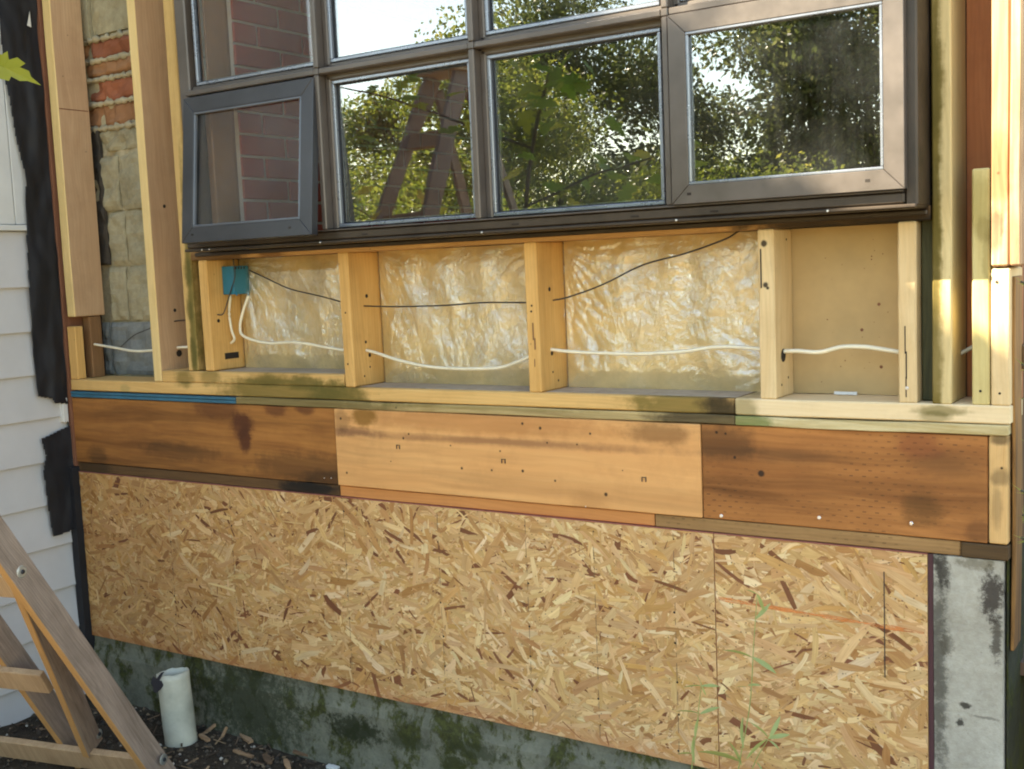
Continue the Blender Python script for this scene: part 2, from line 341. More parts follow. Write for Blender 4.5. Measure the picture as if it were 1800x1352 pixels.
M_found = m_conc('foundation_concrete', (.20, .20, .15), (.095, .095, .07), .085, stains=[(.8, -.12, .28, .2, (.03, .035, .018), .85, .7), (1.25, -.12, .12, .05, (.02, .024, .01), .9), (1.7, -.10, .12, .03, (.03, .035, .012), .7), (1.62, -.16, .05, .05, (.035, .04, .01), .9), (1.98, -.18, .04, .05, (.03, .035, .01), .85), (1.45, -.12, .1, .03, (.03, .035, .012), .7)])
M_pier = m_conc('pier_concrete', (.48, .46, .39), (.28, .26, .21), 0, stains=[(2.965, .35, .022, .35, (.05, .045, .035), .75, .7), (3.075, .52, .025, .06, (.04, .03, .025), .9), (3.085, .43, .012, .06, (.05, .04, .03), .8), (2.972, .57, .02, .04, (.03, .025, .02), .8), (3.02, .27, .012, .008, (.03, .025, .02), .9), (3.01, .23, .008, .01, (.03, .025, .02), .9), (2.98, .40, .02, .03, (.08, .07, .05), .6), (3.06, .25, .03, .004, (.12, .11, .09), .6), (3.04, .59, .05, .015, (.12, .10, .06), .6)])
M_cblock = m_conc('cinder_block', (.44, .39, .26), (.24, .205, .13), 0)
M_cblock_b = m_conc('cinder_block_bluish', (.27, .28, .27), (.16, .17, .165), 0)
M_mort = m_conc('mortar', (.50, .43, .29), (.30, .25, .16), 0)

def m_brick(name, light, dark, sc=40):
    m = NT(name); p = m.pos(); r = m.rand(); n1 = m.noise(p, sc, 4, .7); n2 = m.noise(p, 9, 3, .6)
    col = m.mix(m.math('ADD', m.math('MULTIPLY', n1, .5), m.math('MULTIPLY', r, .5)), dark, light)
    col = m.mix(m.rng(n2, .5, .8, 0, .4), col, tuple(x*.5 for x in dark))
    return m.done(m.pbsdf(col, .85, m.bump(n1, .5, .003), spec=.25))
M_brick = m_brick('red_brick', (.36, .13, .07), (.22, .08, .045))
M_brickd = m_brick('weathered_brick', (.40, .22, .11), (.26, .12, .06))
M_ibrick = m_brick('interior_brick', (.36, .075, .045), (.22, .045, .03))
M_imort = m_conc('interior_mortar', (.50, .47, .42), (.40, .37, .33))

def simple(name, col, rough=.5, metal=0.0, nscale=30, var=.15, bump=0.0, spec=.5):
    m = NT(name); p = m.pos(); n = m.noise(p, nscale, 4, .65); n2 = m.noise(p, 5, 3, .6)
    c = m.mix(m.rng(m.math('ADD', m.math('MULTIPLY', n, .5), m.math('MULTIPLY', n2, .5)), .35, .65), tuple(x*(1-var) for x in col), tuple(min(1, x*(1+var)) for x in col))
    return m.done(m.pbsdf(c, m.rng(n, .3, .7, max(.05, rough-.08), min(1, rough+.08)), m.bump(n, bump, .002) if bump else None, metal, spec))
M_frame = simple('bronze_aluminium', (.118, .098, .084), .38, .35, 12, .18, .05)
M_framed = simple('dark_aluminium', (.045, .045, .05), .36, .3, 12, .2, .05)
M_sill = simple('dark_bronze_sill', (.05, .036, .025), .45, .3, 14, .35, .1)
M_bead = simple('glazing_bead', (.27, .29, .33), .28, .6, 12, .1)
M_beadd = simple('dark_bead', (.13, .14, .16), .35, .4, 12, .1)
M_gasket = simple('black_gasket', (.012, .014, .02), .5)
M_edge = simple('spacer_bar', (.55, .56, .5), .3, .7)
M_tar = simple('tar_paper', (.013, .013, .016), .62, 0, 25, .3, .5, .35)
M_siding = simple('white_siding', (.55, .535, .53), .55, 0, 8, .05, .08)
M_sidtrim = simple('white_trim', (.62, .62, .60), .55, 0, 8, .06, .08)
M_cable = simple('white_cable_jacket', (.78, .72, .56), .4, 0, 25, .12)
M_cableg = simple('grey_cable_jacket', (.42, .42, .36), .45, 0, 25, .15)
M_wire = simple('black_wire', (.035, .03, .028), .45)
M_blue = simple('blue_plastic', (.015, .17, .27), .38, 0, 20, .12)
M_bluest = simple('blue_foam', (.03, .13, .20), .6, 0, 30, .25, .3)
M_steel = simple('zinc', (.45, .47, .45), .45, .7, 60, .2)
M_nail = simple('bright_nail', (.8, .8, .82), .3, .8)
M_hole = simple('drilled_hole', (.02, .014, .01), .9)
M_pipe = simple('dirty_white_pvc', (.46, .455, .37), .5, 0, 11, .28, .4)
M_flap = simple('black_torn_plastic', (.02, .02, .028), .45)
M_dwall = simple('brown_paper_drywall', (.46, .32, .155), .8, 0, 7, .14, .15, .2)
M_batt = simple('kraft_backing', (.70, .545, .27), .8, 0, 9, .30, .2, .2)
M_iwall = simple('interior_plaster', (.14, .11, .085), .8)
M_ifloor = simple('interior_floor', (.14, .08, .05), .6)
M_jamb = simple('brown_interior_jamb', (.25, .14, .065), .5, 0, 18, .15)
M_bark = simple('bark', (.11, .085, .06), .9, 0, 25, .4, .9, .2)
M_twig = simple('twig', (.055, .045, .03), .85, 0, 40, .3, .4)
M_line = simple('chalk_red', (.5, .16, .08), .8)

# glass: thin tinted pane
def m_glass(name, refl, tint, dust, rough=.0):
    m = NT(name); p = m.pos()
    g = m.n('ShaderNodeBsdfGlossy'); g.inputs['Roughness'].default_value = rough
    wav = m.noise(p, 3.5, 1, .5); nrm = m.bump(wav, .12, .01); m.l(nrm, g.inputs['Normal'])
    t = m.n('ShaderNodeBsdfTransparent'); t.inputs[0].default_value = (*tint, 1)
    f = schlick(m, None, 1.0, refl)
    x = m.n('ShaderNodeMixShader'); m.l(f, x.inputs[0]); m.l(t.outputs[0], x.inputs[1]); m.l(g.outputs[0], x.inputs[2])
    d = m.n('ShaderNodeBsdfDiffuse'); d.inputs[0].default_value = (.6, .62, .62, 1)
    dn = m.math('MULTIPLY', m.rng(m.math('ADD', m.noise(p, 5, 4, .65), m.math('MULTIPLY', m.noise(m.mapping(p, (40, 1, 1)), 3, 3, .6), .3)), .5, .95), dust)
    y = m.n('ShaderNodeMixShader'); m.l(dn, y.inputs[0]); m.l(x.outputs[0], y.inputs[1]); m.l(d.outputs[0], y.inputs[2])
    return m.done(y.outputs[0])
M_glass = m_glass('window_glass', .22, (.80, .80, .78), .025)
M_glassL = m_glass('dusty_window_glass', .055, (.90, .88, .86), .03, .01)

# vapour barrier
def m_poly():
    m = NT('clear_polythene'); p = m.pos()
    n = m.noise(p, 45, 5, .65, 1.2); n2 = m.noise(m.mapping(p, (1, 1, .5)), 16, 3, .6, 2.0)
    nrm = m.bump(m.math('ADD', n, m.math('MULTIPLY', n2, 2.2)), .7, .005)
    g = m.n('ShaderNodeBsdfGlossy'); g.inputs['Roughness'].default_value = .09; g.inputs[0].default_value = (1, .97, .92, 1); m.l(nrm, g.inputs['Normal'])
    t = m.n('ShaderNodeBsdfTransparent'); t.inputs[0].default_value = (.97, .95, .9, 1)
    d = m.n('ShaderNodeBsdfDiffuse'); d.inputs[0].default_value = (.72, .68, .58, 1); m.l(nrm, d.inputs['Normal'])
    a = m.n('ShaderNodeMixShader'); m.l(schlick(m, nrm, 1.2, .27), a.inputs[0]); m.l(t.outputs[0], a.inputs[1]); m.l(g.outputs[0], a.inputs[2])
    b = m.n('ShaderNodeMixShader'); m.l(m.rng(m.noise(p, 7, 4, .6), .45, .72, .02, .22), b.inputs[0]); m.l(a.outputs[0], b.inputs[1]); m.l(d.outputs[0], b.inputs[2])
    return m.done(b.outputs[0])
M_poly = m_poly()

def m_leaf(name, stops, trans=.5, island=True, rough=.45):
    m = NT(name); gN = m.n('ShaderNodeNewGeometry')
    r = gN.outputs['Random Per Island'] if island else m.rand()
    big = m.noise(gN.outputs['Position'], .8, 2)
    f = m.math('ADD', m.math('MULTIPLY', r, .7), m.rng(big, .3, .7, 0, .3))
    col = m.ramp(f, stops)
    pb = m.pbsdf(col, rough, spec=.5)
    tr = m.n('ShaderNodeBsdfTranslucent'); m.l(m.mix(.0, col, col), tr.inputs[0])
    x = m.n('ShaderNodeMixShader'); x.inputs[0].default_value = trans; m.l(pb, x.inputs[1]); m.l(tr.outputs[0], x.inputs[2])
    return m.done(x.outputs[0])
M_leaf = m_leaf('tree_leaf', [(0, (.06, .095, .012)), (.5, (.16, .20, .03)), (.85, (.32, .33, .06)), (1, (.50, .42, .08))], .6)
M_leafd = m_leaf('dark_leaf', [(0, (.05, .08, .02)), (.6, (.12, .15, .04)), (1, (.32, .32, .12))], .55, rough=.25)
M_maple = m_leaf('maple_leaf', [(0, (.12, .22, .02)), (.5, (.22, .34, .03)), (.8, (.55, .5, .05)), (1, (.65, .38, .05))], .6, False)  # tones lightened so the shaded leaves read as sunlit
M_mapleg = m_leaf('canopy_leaf', [(0, (.05, .09, .015)), (1, (.1, .14, .02))], .22)
M_weed = m_leaf('weed_leaf', [(0, (.24, .31, .09)), (.6, (.34, .40, .14)), (1, (.42, .44, .16))], .4)
M_needle = m_leaf('bright_needle', [(0, (.16, .26, .04)), (1, (.42, .48, .12))], .4)
M_grass = m_leaf('grass', [(0, (.05, .09, .02)), (1, (.14, .17, .04))], .3)

# OSB
def m_osb(base=False):
    m = NT('osb_panel' if base else 'osb_strand'); p = m.pos()
    if base: col = m.mix(m.noise(p, 60, 4), (.30, .16, .06), (.52, .33, .14))
    else:
        vc = m.n('ShaderNodeVertexColor'); vc.layer_name = 'tone'
        n = m.noise(p, 160, 3, .6); n2 = m.noise(p, 3.0, 4, .6)
        uvn = m.n('ShaderNodeUVMap', uv_map='grain'); gr = m.noise(m.mapping(uvn.outputs[0], (9, 190, 1)), 1.6, 3, .6)
        gr2 = m.noise(m.mapping(uvn.outputs[0], (14, 45, 1)), 1.0, 2, .5)
        col = m.mix(m.rng(gr, .38, .72, 0, .42), vc.outputs[0], m.mix(1, vc.outputs[0], (.52, .38, .26), 'MULTIPLY'))
        col = m.mix(m.rng(gr2, .40, .75, 0, .35), col, m.mix(1, col, (.66, .50, .36), 'MULTIPLY'))
        pv_ = m.vor(p, 150); pk_ = m.n('ShaderNodeSeparateColor'); m.l(pv_.outputs['Color'], pk_.inputs[0])
        col = m.mix(m.math('MULTIPLY', m.math('GREATER_THAN', pk_.outputs[0], .93), m.rng(pv_.outputs['Distance'], .15, .4, .8, 0)), col, (.08, .04, .02))
        # the lowest edge is tinted by the red edge paint, the left end is darker from damp
        sx = m.n('ShaderNodeSeparateXYZ'); m.l(p, sx.inputs[0])
        e = m.rng(m.math('ADD', sx.outputs[2], m.math('MULTIPLY', m.math('SUBTRACT', n2, .5), .05)), .0, .05, .45, 0)
        col = m.mix(e, col, (.48, .19, .08))
        damp = m.rng(m.math('ADD', sx.outputs[0], m.math('MULTIPLY', m.math('SUBTRACT', n2, .5), 1.0)), .0, 1.7, .62, 0)
        col = m.mix(damp, col, m.mix(1, col, (.60, .44, .27), 'MULTIPLY'))
        pr = m.rng(n2, .56, .7, 0, .35); col = m.mix(pr, col, m.mix(1, col, (.75, .6, .45), 'MULTIPLY'))
    return m.done(m.pbsdf(col, .62, m.bump(m.noise(p, 220, 3), .25, .001), spec=.35))
M_osb = m_osb(); M_osbb = m_osb(True); M_osbedge = simple('osb_red_edge', (.30, .10, .07), .8, 0, 60, .3, .4)

def m_ground():
    m = NT('soil'); p = m.pos(); n = m.noise(p, 12, 8, .75); n2 = m.noise(p, 130, 4, .7); n3 = m.noise(p, 1.2, 4)
    col = m.mix(m.rng(n, .35, .65), (.035, .026, .018), (.085, .065, .045))
    col = m.mix(m.rng(n2, .62, .74, 0, .7), col, (.2, .16, .11))
    far = m.n('ShaderNodeSeparateXYZ'); m.l(p, far.inputs[0])
    col = m.mix(m.rng(m.math('ADD', far.outputs[1], m.math('MULTIPLY', n3, .8)), -.9, -1.9), col, m.mix(n, (.24, .18, .10), (.38, .30, .18)))  # outer ground paled and warmed to bounce fill light onto the wall
    return m.done(m.pbsdf(col, .95, m.bump(m.math('ADD', n, n2), .9, .01), spec=.15))
M_ground = m_ground()

# ================================================================== GROUND
def gz(x, y):
    near = -.225 - .035*min(max((x-.2)/1.0, 0), 1.5)
    return near + .018*mnoise.noise(Vector((x*3, y*3, 1))) + .012*mnoise.noise(Vector((x*11, y*11, 5)))
gv = []; gf = []
xs = np.concatenate([np.linspace(-60, -2.2, 14), np.linspace(-2, 5, 100), np.linspace(5.4, 60, 12)])
ys = np.concatenate([np.linspace(-60, -4.4, 14), np.linspace(-4, .05, 70), np.linspace(.2, 60, 14)])
for yy in ys:
    for xx in xs: gv.append((xx, yy, gz(xx, yy)))
nx = len(xs)
for j in range(len(ys)-1):
    for i in range(nx-1): gf.append((j*nx+i, j*nx+i+1, (j+1)*nx+i+1, (j+1)*nx+i))
g = part('ground', (gv, gf), M_ground, smooth=True); g['kind'] = 'structure'

# soil crumbs, pebbles, litter
V = []; Fc = []
for _ in range(5200):
    x = random.uniform(-.1, 3.3); y = -abs(random.gauss(0, .35))-.005 if random.random() < .8 else random.uniform(-1.2, 0)
    s = random.choice([.003, .004, .006, .009]) * random.uniform(.6, 1.4); z = gz(x, y)+s*.3
    b = len(V); 
    for q in ((1, 0, 0), (-1, 0, 0), (0, 1, 0), (0, -1, 0), (0, 0, 1), (0, 0, -1)):
        V.append((x+q[0]*s*random.uniform(.6, 1.2), y+q[1]*s*random.uniform(.6, 1.2), z+q[2]*s*random.uniform(.5, .9)))
    for q in ((0,2,4),(2,1,4),(1,3,4),(3,0,4),(2,0,5),(1,2,5),(3,1,5),(0,3,5)): Fc.append(tuple(b+k for k in q))
mcr = NT('crumb'); gg = mcr.n('ShaderNodeNewGeometry')
M_crumb = mcr.done(mcr.pbsdf(mcr.ramp(gg.outputs['Random Per Island'], [(0, (.03, .022, .015)), (.75, (.08, .06, .04)), (.93, (.2, .14, .08)), (1, (.5, .45, .38))]), .9))
tag(part('soil_crumbs', (V, Fc), M_crumb), 'dark soil crumbs and small pebbles strewn along the foot of the concrete foundation', 'soil', kind='stuff')
V = []; Fc = []
for _ in range(420):
    x = random.uniform(-.05, 3.2); y = -abs(random.gauss(0, .28))-.01
    L = random.uniform(.004, .024); w = random.uniform(.001, .004); a = random.uniform(0, math.pi); z = gz(x, y)+random.uniform(.003, .014); dz = random.uniform(-.008, .008)
    c, s_ = math.cos(a), math.sin(a); b = len(V)
    V += [(x-c*L-s_*w, y-s_*L+c*w, z-dz), (x+c*L-s_*w, y+s_*L+c*w, z+dz), (x+c*L+s_*w, y+s_*L-c*w, z+dz), (x-c*L+s_*w, y-s_*L-c*w, z-dz)]
    V += [(q[0], q[1], q[2]-.0025) for q in V[b:b+4]]
    Fc += [(b, b+1, b+2, b+3), (b+4, b+7, b+6, b+5), (b, b+4, b+5, b+1), (b+2, b+6, b+7, b+3)]
mcr = NT('litter_wood'); gg = mcr.n('ShaderNodeNewGeometry')
M_litter = mcr.done(mcr.pbsdf(mcr.ramp(gg.outputs['Random Per Island'], [(0, (.04, .025, .015)), (.7, (.10, .06, .035)), (1, (.35, .23, .13))]), .85))
tag(part('wood_litter', (V, Fc), M_litter), 'small wood splinters and bark bits littering the soil below the particle board', 'litter', kind='stuff')

# ================================================================== HOUSE WALL (framing, sheathing)
wall = thing('house_wall', (1.55, 0.07, -.0), 'opened-up timber frame wall with bare studs, brown rim boards and flaky particle board below the window', 'wall')
D = .14
def stud(x0, x1, z0, z1, mat, y0=0.0, y1=D, label=None, jit=.0012, name='stud', bev=.003):
    return part(name, board(x0, x1, y0, y1, z0, z1, bev, jit, 8), mat, wall, label)
def nail(x, z, y=0.0, r=.0035, parent=None):
    return part('nail', disc((x, y, z), (0, -1, 0), r, .002, 8), M_nail, parent or wall)
def hole(par, c, nrm, r, name='hole'):
    return part(name, disc(c, nrm, r, .0006, 12), M_hole, par)

ZP = .932
# left stud pair: long one stops short above a small block
s_a = stud(.018, .060, 1.152, 2.9, M_studL, 0, .128, 'pinkish stud cut off short above the floor plate')
part('pencil_joint', box(.0605, .0609, .004, .122, 1.868, 1.871), M_sheathedge, s_a)
stud(.010, .054, ZP, 1.118, M_stud, -.001, .034, 'short pale block standing on the plate in the corner')
stud(.016, .056, ZP, 1.150, M_brown, .062, .112, 'dark brown stub behind the short block')
s_b = stud(.452, .490, ZP-.0, 2.9, M_studL, -.001, D, 'long pinkish stud with a pale front edge')
s_c = stud(.622, .668, .971, 2.9, M_studC, 0, D, 'long pale stud with wavy green damp stain beside the window')
s_1 = stud(.701, .739, .971, 1.3245, M_stud, .0, D, 'short stud carrying the blue electrical box')
s_2 = stud(1.289, 1.327, ZP, 1.3245, M_stud)
s_3 = stud(1.929, 1.967, ZP, 1.3245, M_stud)
s_4 = stud(2.567, 2.606, ZP, 1.3245, M_studw, -.001, .12, 'pale new stud with two round knots')
s_5 = stud(2.883, 2.922, ZP, 1.3245, M_studw, 0, D, 'pale cracked stud under the right end of the window')
s_6 = stud(2.955, 2.995, ZP, 2.9, M_s6, -.002, D, 'long treated stud, green left half and pale right half')
s_7 = stud(3.035, 3.070, ZP, 1.425, M_s7, 0, .06, 'short greenish stud with a stained top')
s_8 = stud(3.0725, 3.110, ZP, 1.218, M_studw, -.001, D, 'pale new corner stud under the old rough post')
stud(3.0725, 3.108, 1.222, 2.9, M_rough, -.004, D, 'old rough reddish corner post', .004, 'corner_post', .004)
stud(3.111, 3.133, 1.222, 2.9, M_rough, -.012, .10, 'rough split outer board of the corner post', .004, 'corner_post', .004)
stud(2.924, 2.952, ZP+.002, 1.9, M_green, .035, D, 'dark green treated stud deep in the gap beside the window')
part('sheathing_strip', board(-.012, .006, -.006, .10, .62, 2.9, .001, .002, 10), M_sheathedge, wall, 'thin reddish edge of sheathing in the inside corner')
for st_ in (s_a, s_b):
    st_.data.materials.append(M_studface)
    for pl_q in st_.data.polygons:
        if pl_q.normal.y < -.35: pl_q.material_index = 1
# cracks on the studs
part('crack', join(box(2.8985, 2.9005, -.0015, .001, .945, .99), box(2.8990, 2.9015, -.0015, .001, .985, 1.045), box(2.8970, 2.8990, -.0015, .001, 1.04, 1.10)), M_hole, s_5)
nail(2.901, .965, -.001, .004, s_5)
part('bark_wane', box(2.5735, 2.5765, -.0022, 0, 1.19, 1.28), M_hole, s_4)
part('bark_wane', join(box(1.947, 1.951, -.0012, .001, 1.07, 1.115), box(1.951, 1.955, -.0012, .001, 1.045, 1.075), box(1.949, 1.951, -.0012, .001, 1.0, 1.02)), M_brown, s_3)
for (x, yy, z, st) in ((1.3272, .075, 1.195, s_2), (1.3272, .075, 1.02, s_2), (1.9672, .06, 1.2, s_3), (1.9672, .06, 1.03, s_3), (.7392, .035, 1.13, s_1)):
    hole(st, (x, yy, z), (1, 0, 0), .006)
hole(s_2, (1.3272, .06, 1.06), (1, 0, 0), .0045); hole(s_4, (2.6062, .05, 1.03), (1, 0, 0), .016)
hole(s_b, (.4902, .062, 1.51), (1, 0, 0), .006); hole(s_b, (.4902, .075, 1.165), (1, 0, 0), .006); hole(s_b, (.4902, .08, 1.02), (1, 0, 0), .012)
part('notch', box(.7385, .7400, .052, .112, 1.004, 1.024), M_hole, s_1)
for st_, x, zs in ((s_2, 1.3275, (.96, .985)), (s_3, 1.9675, (.955, .98)), (s_4, 2.6066, (.962, .975, 1.30))):
    for z in zs: hole(st_, (x, random.uniform(.03, .09), z), (1, 0, 0), .003, 'nail_hole')
for st_, x, z in ((s_7, 3.052, .962), (s_8, 3.090, .958), (s_8, 3.084, 1.19), (s_2, 1.308, 1.15), (s_2, 1.306, 1.00), (s_3, 1.948, 1.16), (s_3, 1.946, 1.145)): hole(st_, (x, -.0012, z), (0, -1, 0), .0028, 'nail_hole')
# plates
part('bottom_plate', board(.006, 2.503, .0, D, .893, .931, .003, .0015, 14), M_plate, wall, 'honey-coloured floor plate with green and black damp stains')
part('bottom_plate', board(2.505, 3.112, -.004, D, .893, .932, .003, .0012, 8), M_plateR, wall, 'pale new floor plate at the right end')
part('raised_plate', board(.492, 1.287, -.001, D, .932, .969, .003, .001, 8), M_plate, wall, 'upper plate laid on the floor plate at the left')
part('treated_strip', board(.833, 2.503, -.002, .05, .868, .890, .002, .002, 16), M_strip, wall, 'mossy green treated strip under the plate')
part('treated_strip', board(2.505, 3.108, -.006, .05, .868, .890, .002, .003, 12), M_stripR, wall, 'pale frayed treated strip at the right end')
bl = part('foam_strip', join(board(.006, .832, -.004, .05, .8805, .889, .001, .0005, 6), board(.006, .832, -.003, .05, .869, .879, .001, .0005, 6)), M_bluest, wall, 'blue foam sill gasket with two ribs')
# rim
part('rim_board', board(.004, 1.240, .001, .04, .636, .866, .002, .0012, 10), M_rimL, wall, 'dark brown rim board with a drip-shaped stain')
rm = part('rim_board', board(1.2425, 2.4135, -.003, .04, .636, .866, .002, .001, 10), M_rimM, wall, 'light orange rim board full of nail holes')
rr = part('rim_board', board(2.416, 3.066, .0, .04, .636, .866, .002, .001, 8), M_rimR, wall, 'reddish brown treated rim board with rows of short incisions')
part('rim_end', board(3.0685, 3.106, -.001, .14, .636, .868, .003, .002, 8), M_endp, wall, 'pale end grain block at the corner of the rim')
for x, z in ((at(1268, 907).x, at(1268, 907).z), (at(1440, 910).x, at(1440, 910).z), (at(1602, 920).x, at(1602, 920).z)): nail(x, z, -.0005, .0045, rr)
for px, py in ((572, 840), (584, 840), (1031, 890)): q = at(px, py); nail(q.x, q.z, -.004, .0018)
# staples and pencil marks on the light rim
stp = []
for px, py in ((1132, 842), (700, 785), (885, 810)):
    q = at(px, py, -.004); stp += [box(q.x-.006, q.x-.0045, -.0062, -.0025, q.z-.007, q.z+.005), box(q.x+.0045, q.x+.006, -.0062, -.0025, q.z-.007, q.z+.005), box(q.x-.006, q.x+.006, -.0062, -.0045, q.z+.0035, q.z+.005)]
part('staple', join(*stp), M_wire, rm)
# ledger under rim
part('ledger', board(.004, 1.240, .004, .04, .602, .6335, .002, .001, 8), M_ledL, wall, 'dark damp ledger strip under the left rim board')
part('ledger', board(1.2425, 2.281, .004, .04, .602, .6335, .002, .001, 8), M_ledM, wall, 'orange ledger strip under the light rim board')
part('ledger', board(2.284, 3.011, .003, .04, .602, .6335, .002, .001, 8), M_ledR, wall, 'brown treated ledger strip at the right')
part('ledger', board(3.013, 3.108, -.003, .14, .602, .6335, .002, .001, 3), M_block, wall, 'nearly black block on top of the concrete pier')
# rough sill over the short studs
part('rough_sill', board(.668, 2.952, -.001, D, 1.325, 1.358, .003, .0015, 14), M_header, wall, 'orange rough sill, black at its right end')
# sheathing
def strands(x0, x1, z0, z1, n, bias):
    V = []; Fc = []; C = []; UV = []
    pal = [((.78, .59, .37), 2.6), ((.70, .49, .275), 5), ((.63, .415, .22), 5), ((.56, .34, .165), 3.6), ((.44, .24, .105), 1.5), ((.23, .095, .05), .5), ((.82, .67, .46), 1.0), ((.60, .37, .16), 1.5)]
    w = np.array([b for a, b in pal]); w /= w.sum()
    for k in range(n):
        cx = random.uniform(x0-.01, x1+.01); cz = random.uniform(z0-.01, z1+.01)
        big = random.random(); fr = k/n
        L = random.uniform(.030, .095)*(1.0 if big < .75 else 1.4); wd = random.uniform(.004, .019)*(1 if big < .75 else 1.25)
        if random.random() < .42: L *= random.uniform(.3, .7); wd *= random.uniform(.2, .6)
        fa = 1.1*mnoise.noise(Vector((cx*5, cz*7, 3.3)))
        a = random.gauss(-.10+fa, .42) if random.random() < bias else random.uniform(-math.pi/2, math.pi/2)
        c, s_ = math.cos(a), math.sin(a)
        pi = rng.choice(len(pal), p=w)
        if fr > .7 and random.random() < .03: pi, wd = 5, wd*.7
        col = np.array(pal[pi][0])*random.uniform(.84, 1.1)*np.array([.98, random.uniform(.90, .96), random.uniform(.70, .86)])
        y = -.0002 - fr*.0016 - random.uniform(0, .0001)
        tip = random.uniform(.5, 1.0); k1 = random.uniform(-.3, .3)*wd*2; k2 = random.uniform(-.25, .25)*wd*2
        bow = random.uniform(-.3, .3)*wd
        pts = [(-L/2, -wd/2*tip+k1*.3), (-L/6, -wd/2+bow), (L/5, -wd/2*random.uniform(.8, 1.1)+bow), (L/2+k1, -wd/2*random.uniform(.4, 1)), (L/2-k1, wd/2*random.uniform(.4, 1)), (L/6, wd/2*random.uniform(.8, 1.1)+bow), (-L/5, wd/2+bow), (-L/2+k2, wd/2*tip)]
        tl = random.uniform(-.00012, .00012); b = len(V); ok = True
        for u, v in pts:
            X = min(max(cx+u*c-v*s_, x0), x1); Z = min(max(cz+u*s_+v*c, z0), z1)
            V.append((X, y+tl*u/L, Z)); C.append((*col, 1)); UV.append((u+k*.37, v+k*.11))
        Fc.append(tuple(range(b, b+8)))
    # clean degenerate polygons (clipped flat at an edge)
    V_ = np.array(V); keep = []
    for f in Fc:
        q = V_[list(f)]; 
        if np.ptp(q[:, 0]) > .002 and np.ptp(q[:, 2]) > .002: keep.append(f)
    return V, keep, C, UV
for (x0, x1, z0, n, lab) in ((.014, 2.4405, 0.0, 14500, 'long particle board panel of pressed wood strands'), (2.443, 2.942, -.02, 3400, 'narrow right-hand particle board panel with a faded orange stripe')):
    pnl = part('sheathing_panel', box(x0, x1, -.0, .012, z0, .599), M_osbb, wall, lab)
    V, Fc, C, UV = strands(x0, x1, z0, .599, n, .55 if x0 < 1 else .8)
    so_ = part('wood_strands', (V, Fc), M_osb, pnl, kind='stuff', cols=C); ul = so_.data.uv_layers.new(name='grain')
    vi = np.zeros(len(so_.data.loops), dtype=np.int32); so_.data.loops.foreach_get('vertex_index', vi); ul.data.foreach_set('uv', np.array(UV, dtype=np.float32)[vi].ravel())
    part('panel_edge', join(box(x0, x1, -.0025, .0118, .5992, .6012)), M_osbedge, pnl)
    if x0 > 1:
        a, b = at(1262, 1052, -.003), at(1660, 1118, -.003)
        st = NT('faded_orange_line'); pp = st.pos(); nn = st.noise(st.mapping(pp, (1, 1, 6)), 14, 5, .8)
        t1 = st.n('ShaderNodeBsdfTransparent'); d1 = st.n('ShaderNodeBsdfDiffuse'); d1.inputs[0].default_value = (.75, .27, .09, 1)
        mx = st.n('ShaderNodeMixShader'); st.l(st.rng(nn, .36, .62, .1, .85), mx.inputs[0]); st.l(t1.outputs[0], mx.inputs[1]); st.l(d1.outputs[0], mx.inputs[2])
        nseg = 14; V = []; Fc = []
        for i in range(nseg+1):
            t = i/nseg; p_ = a.lerp(Vector((2.936, a.y, b.z)), t); w_ = .004+.002*math.sin(i*1.7)
            V += [(p_.x, -.0030, p_.z-w_), (p_.x, -.0030, p_.z+w_)]
        Fc = [(2*i, 2*i+2, 2*i+3, 2*i+1) for i in range(nseg)]
        part('orange_line', (V, Fc), st.done(mx.outputs[0]), pnl)
        q0, q1 = at(1553, 1005, -.003), at(1550, 1190, -.003)
        part('pencil_line', box(q0.x, q0.x+.0022, -.0033, -.003, q1.z, q0.z), M_wire, pnl)
    else:
        # faint vertical stud lines on the panel, plus nail holes along them
        ln = []; hl = []
        for px, py in ((775, 1050), (928, 1050), (1046, 1050), (1186, 1050), (609, 1000), (300, 950), (410, 980)):
            X = at(px, py, -.003).x; zz = .02
            while zz < .58:
                zl = random.uniform(.01, .05); ln.append(box(X-.0006, X+.0006, -.0028, -.0025, zz, min(zz+zl, .59))); zz += zl+random.uniform(.006, .03)
            for z in (.04, .13, .22, .31, .40, .49, .57):
                if random.random() < .8: hl.append(disc((X+random.uniform(-.003, .003), -.0022, z+random.uniform(-.02, .02)), (0, -1, 0), random.choice([.002, .003]), .0006, 8))
        part('chalk_line', join(*ln), simple('faint_ink', (.20, .13, .07), .8), pnl)
        part('nail_heads', join(*hl), M_hole, pnl)
part('panel_gap', box(2.4407, 2.4428, .002, .010, 0, .598), M_line, wall)
part('panel_gap', box(2.9425, 2.9535, .003, .02, -.02, .60), simple('maroon_paint', (.07, .025, .03), .7), wall, 'dark maroon gap between particle board and concrete pier')
# black box filling the gap on the left
part('corner_gap', box(-.022, .0125, -.028, .03, -.09, .618), M_tar, wall, 'black gap at the left end of the particle board')
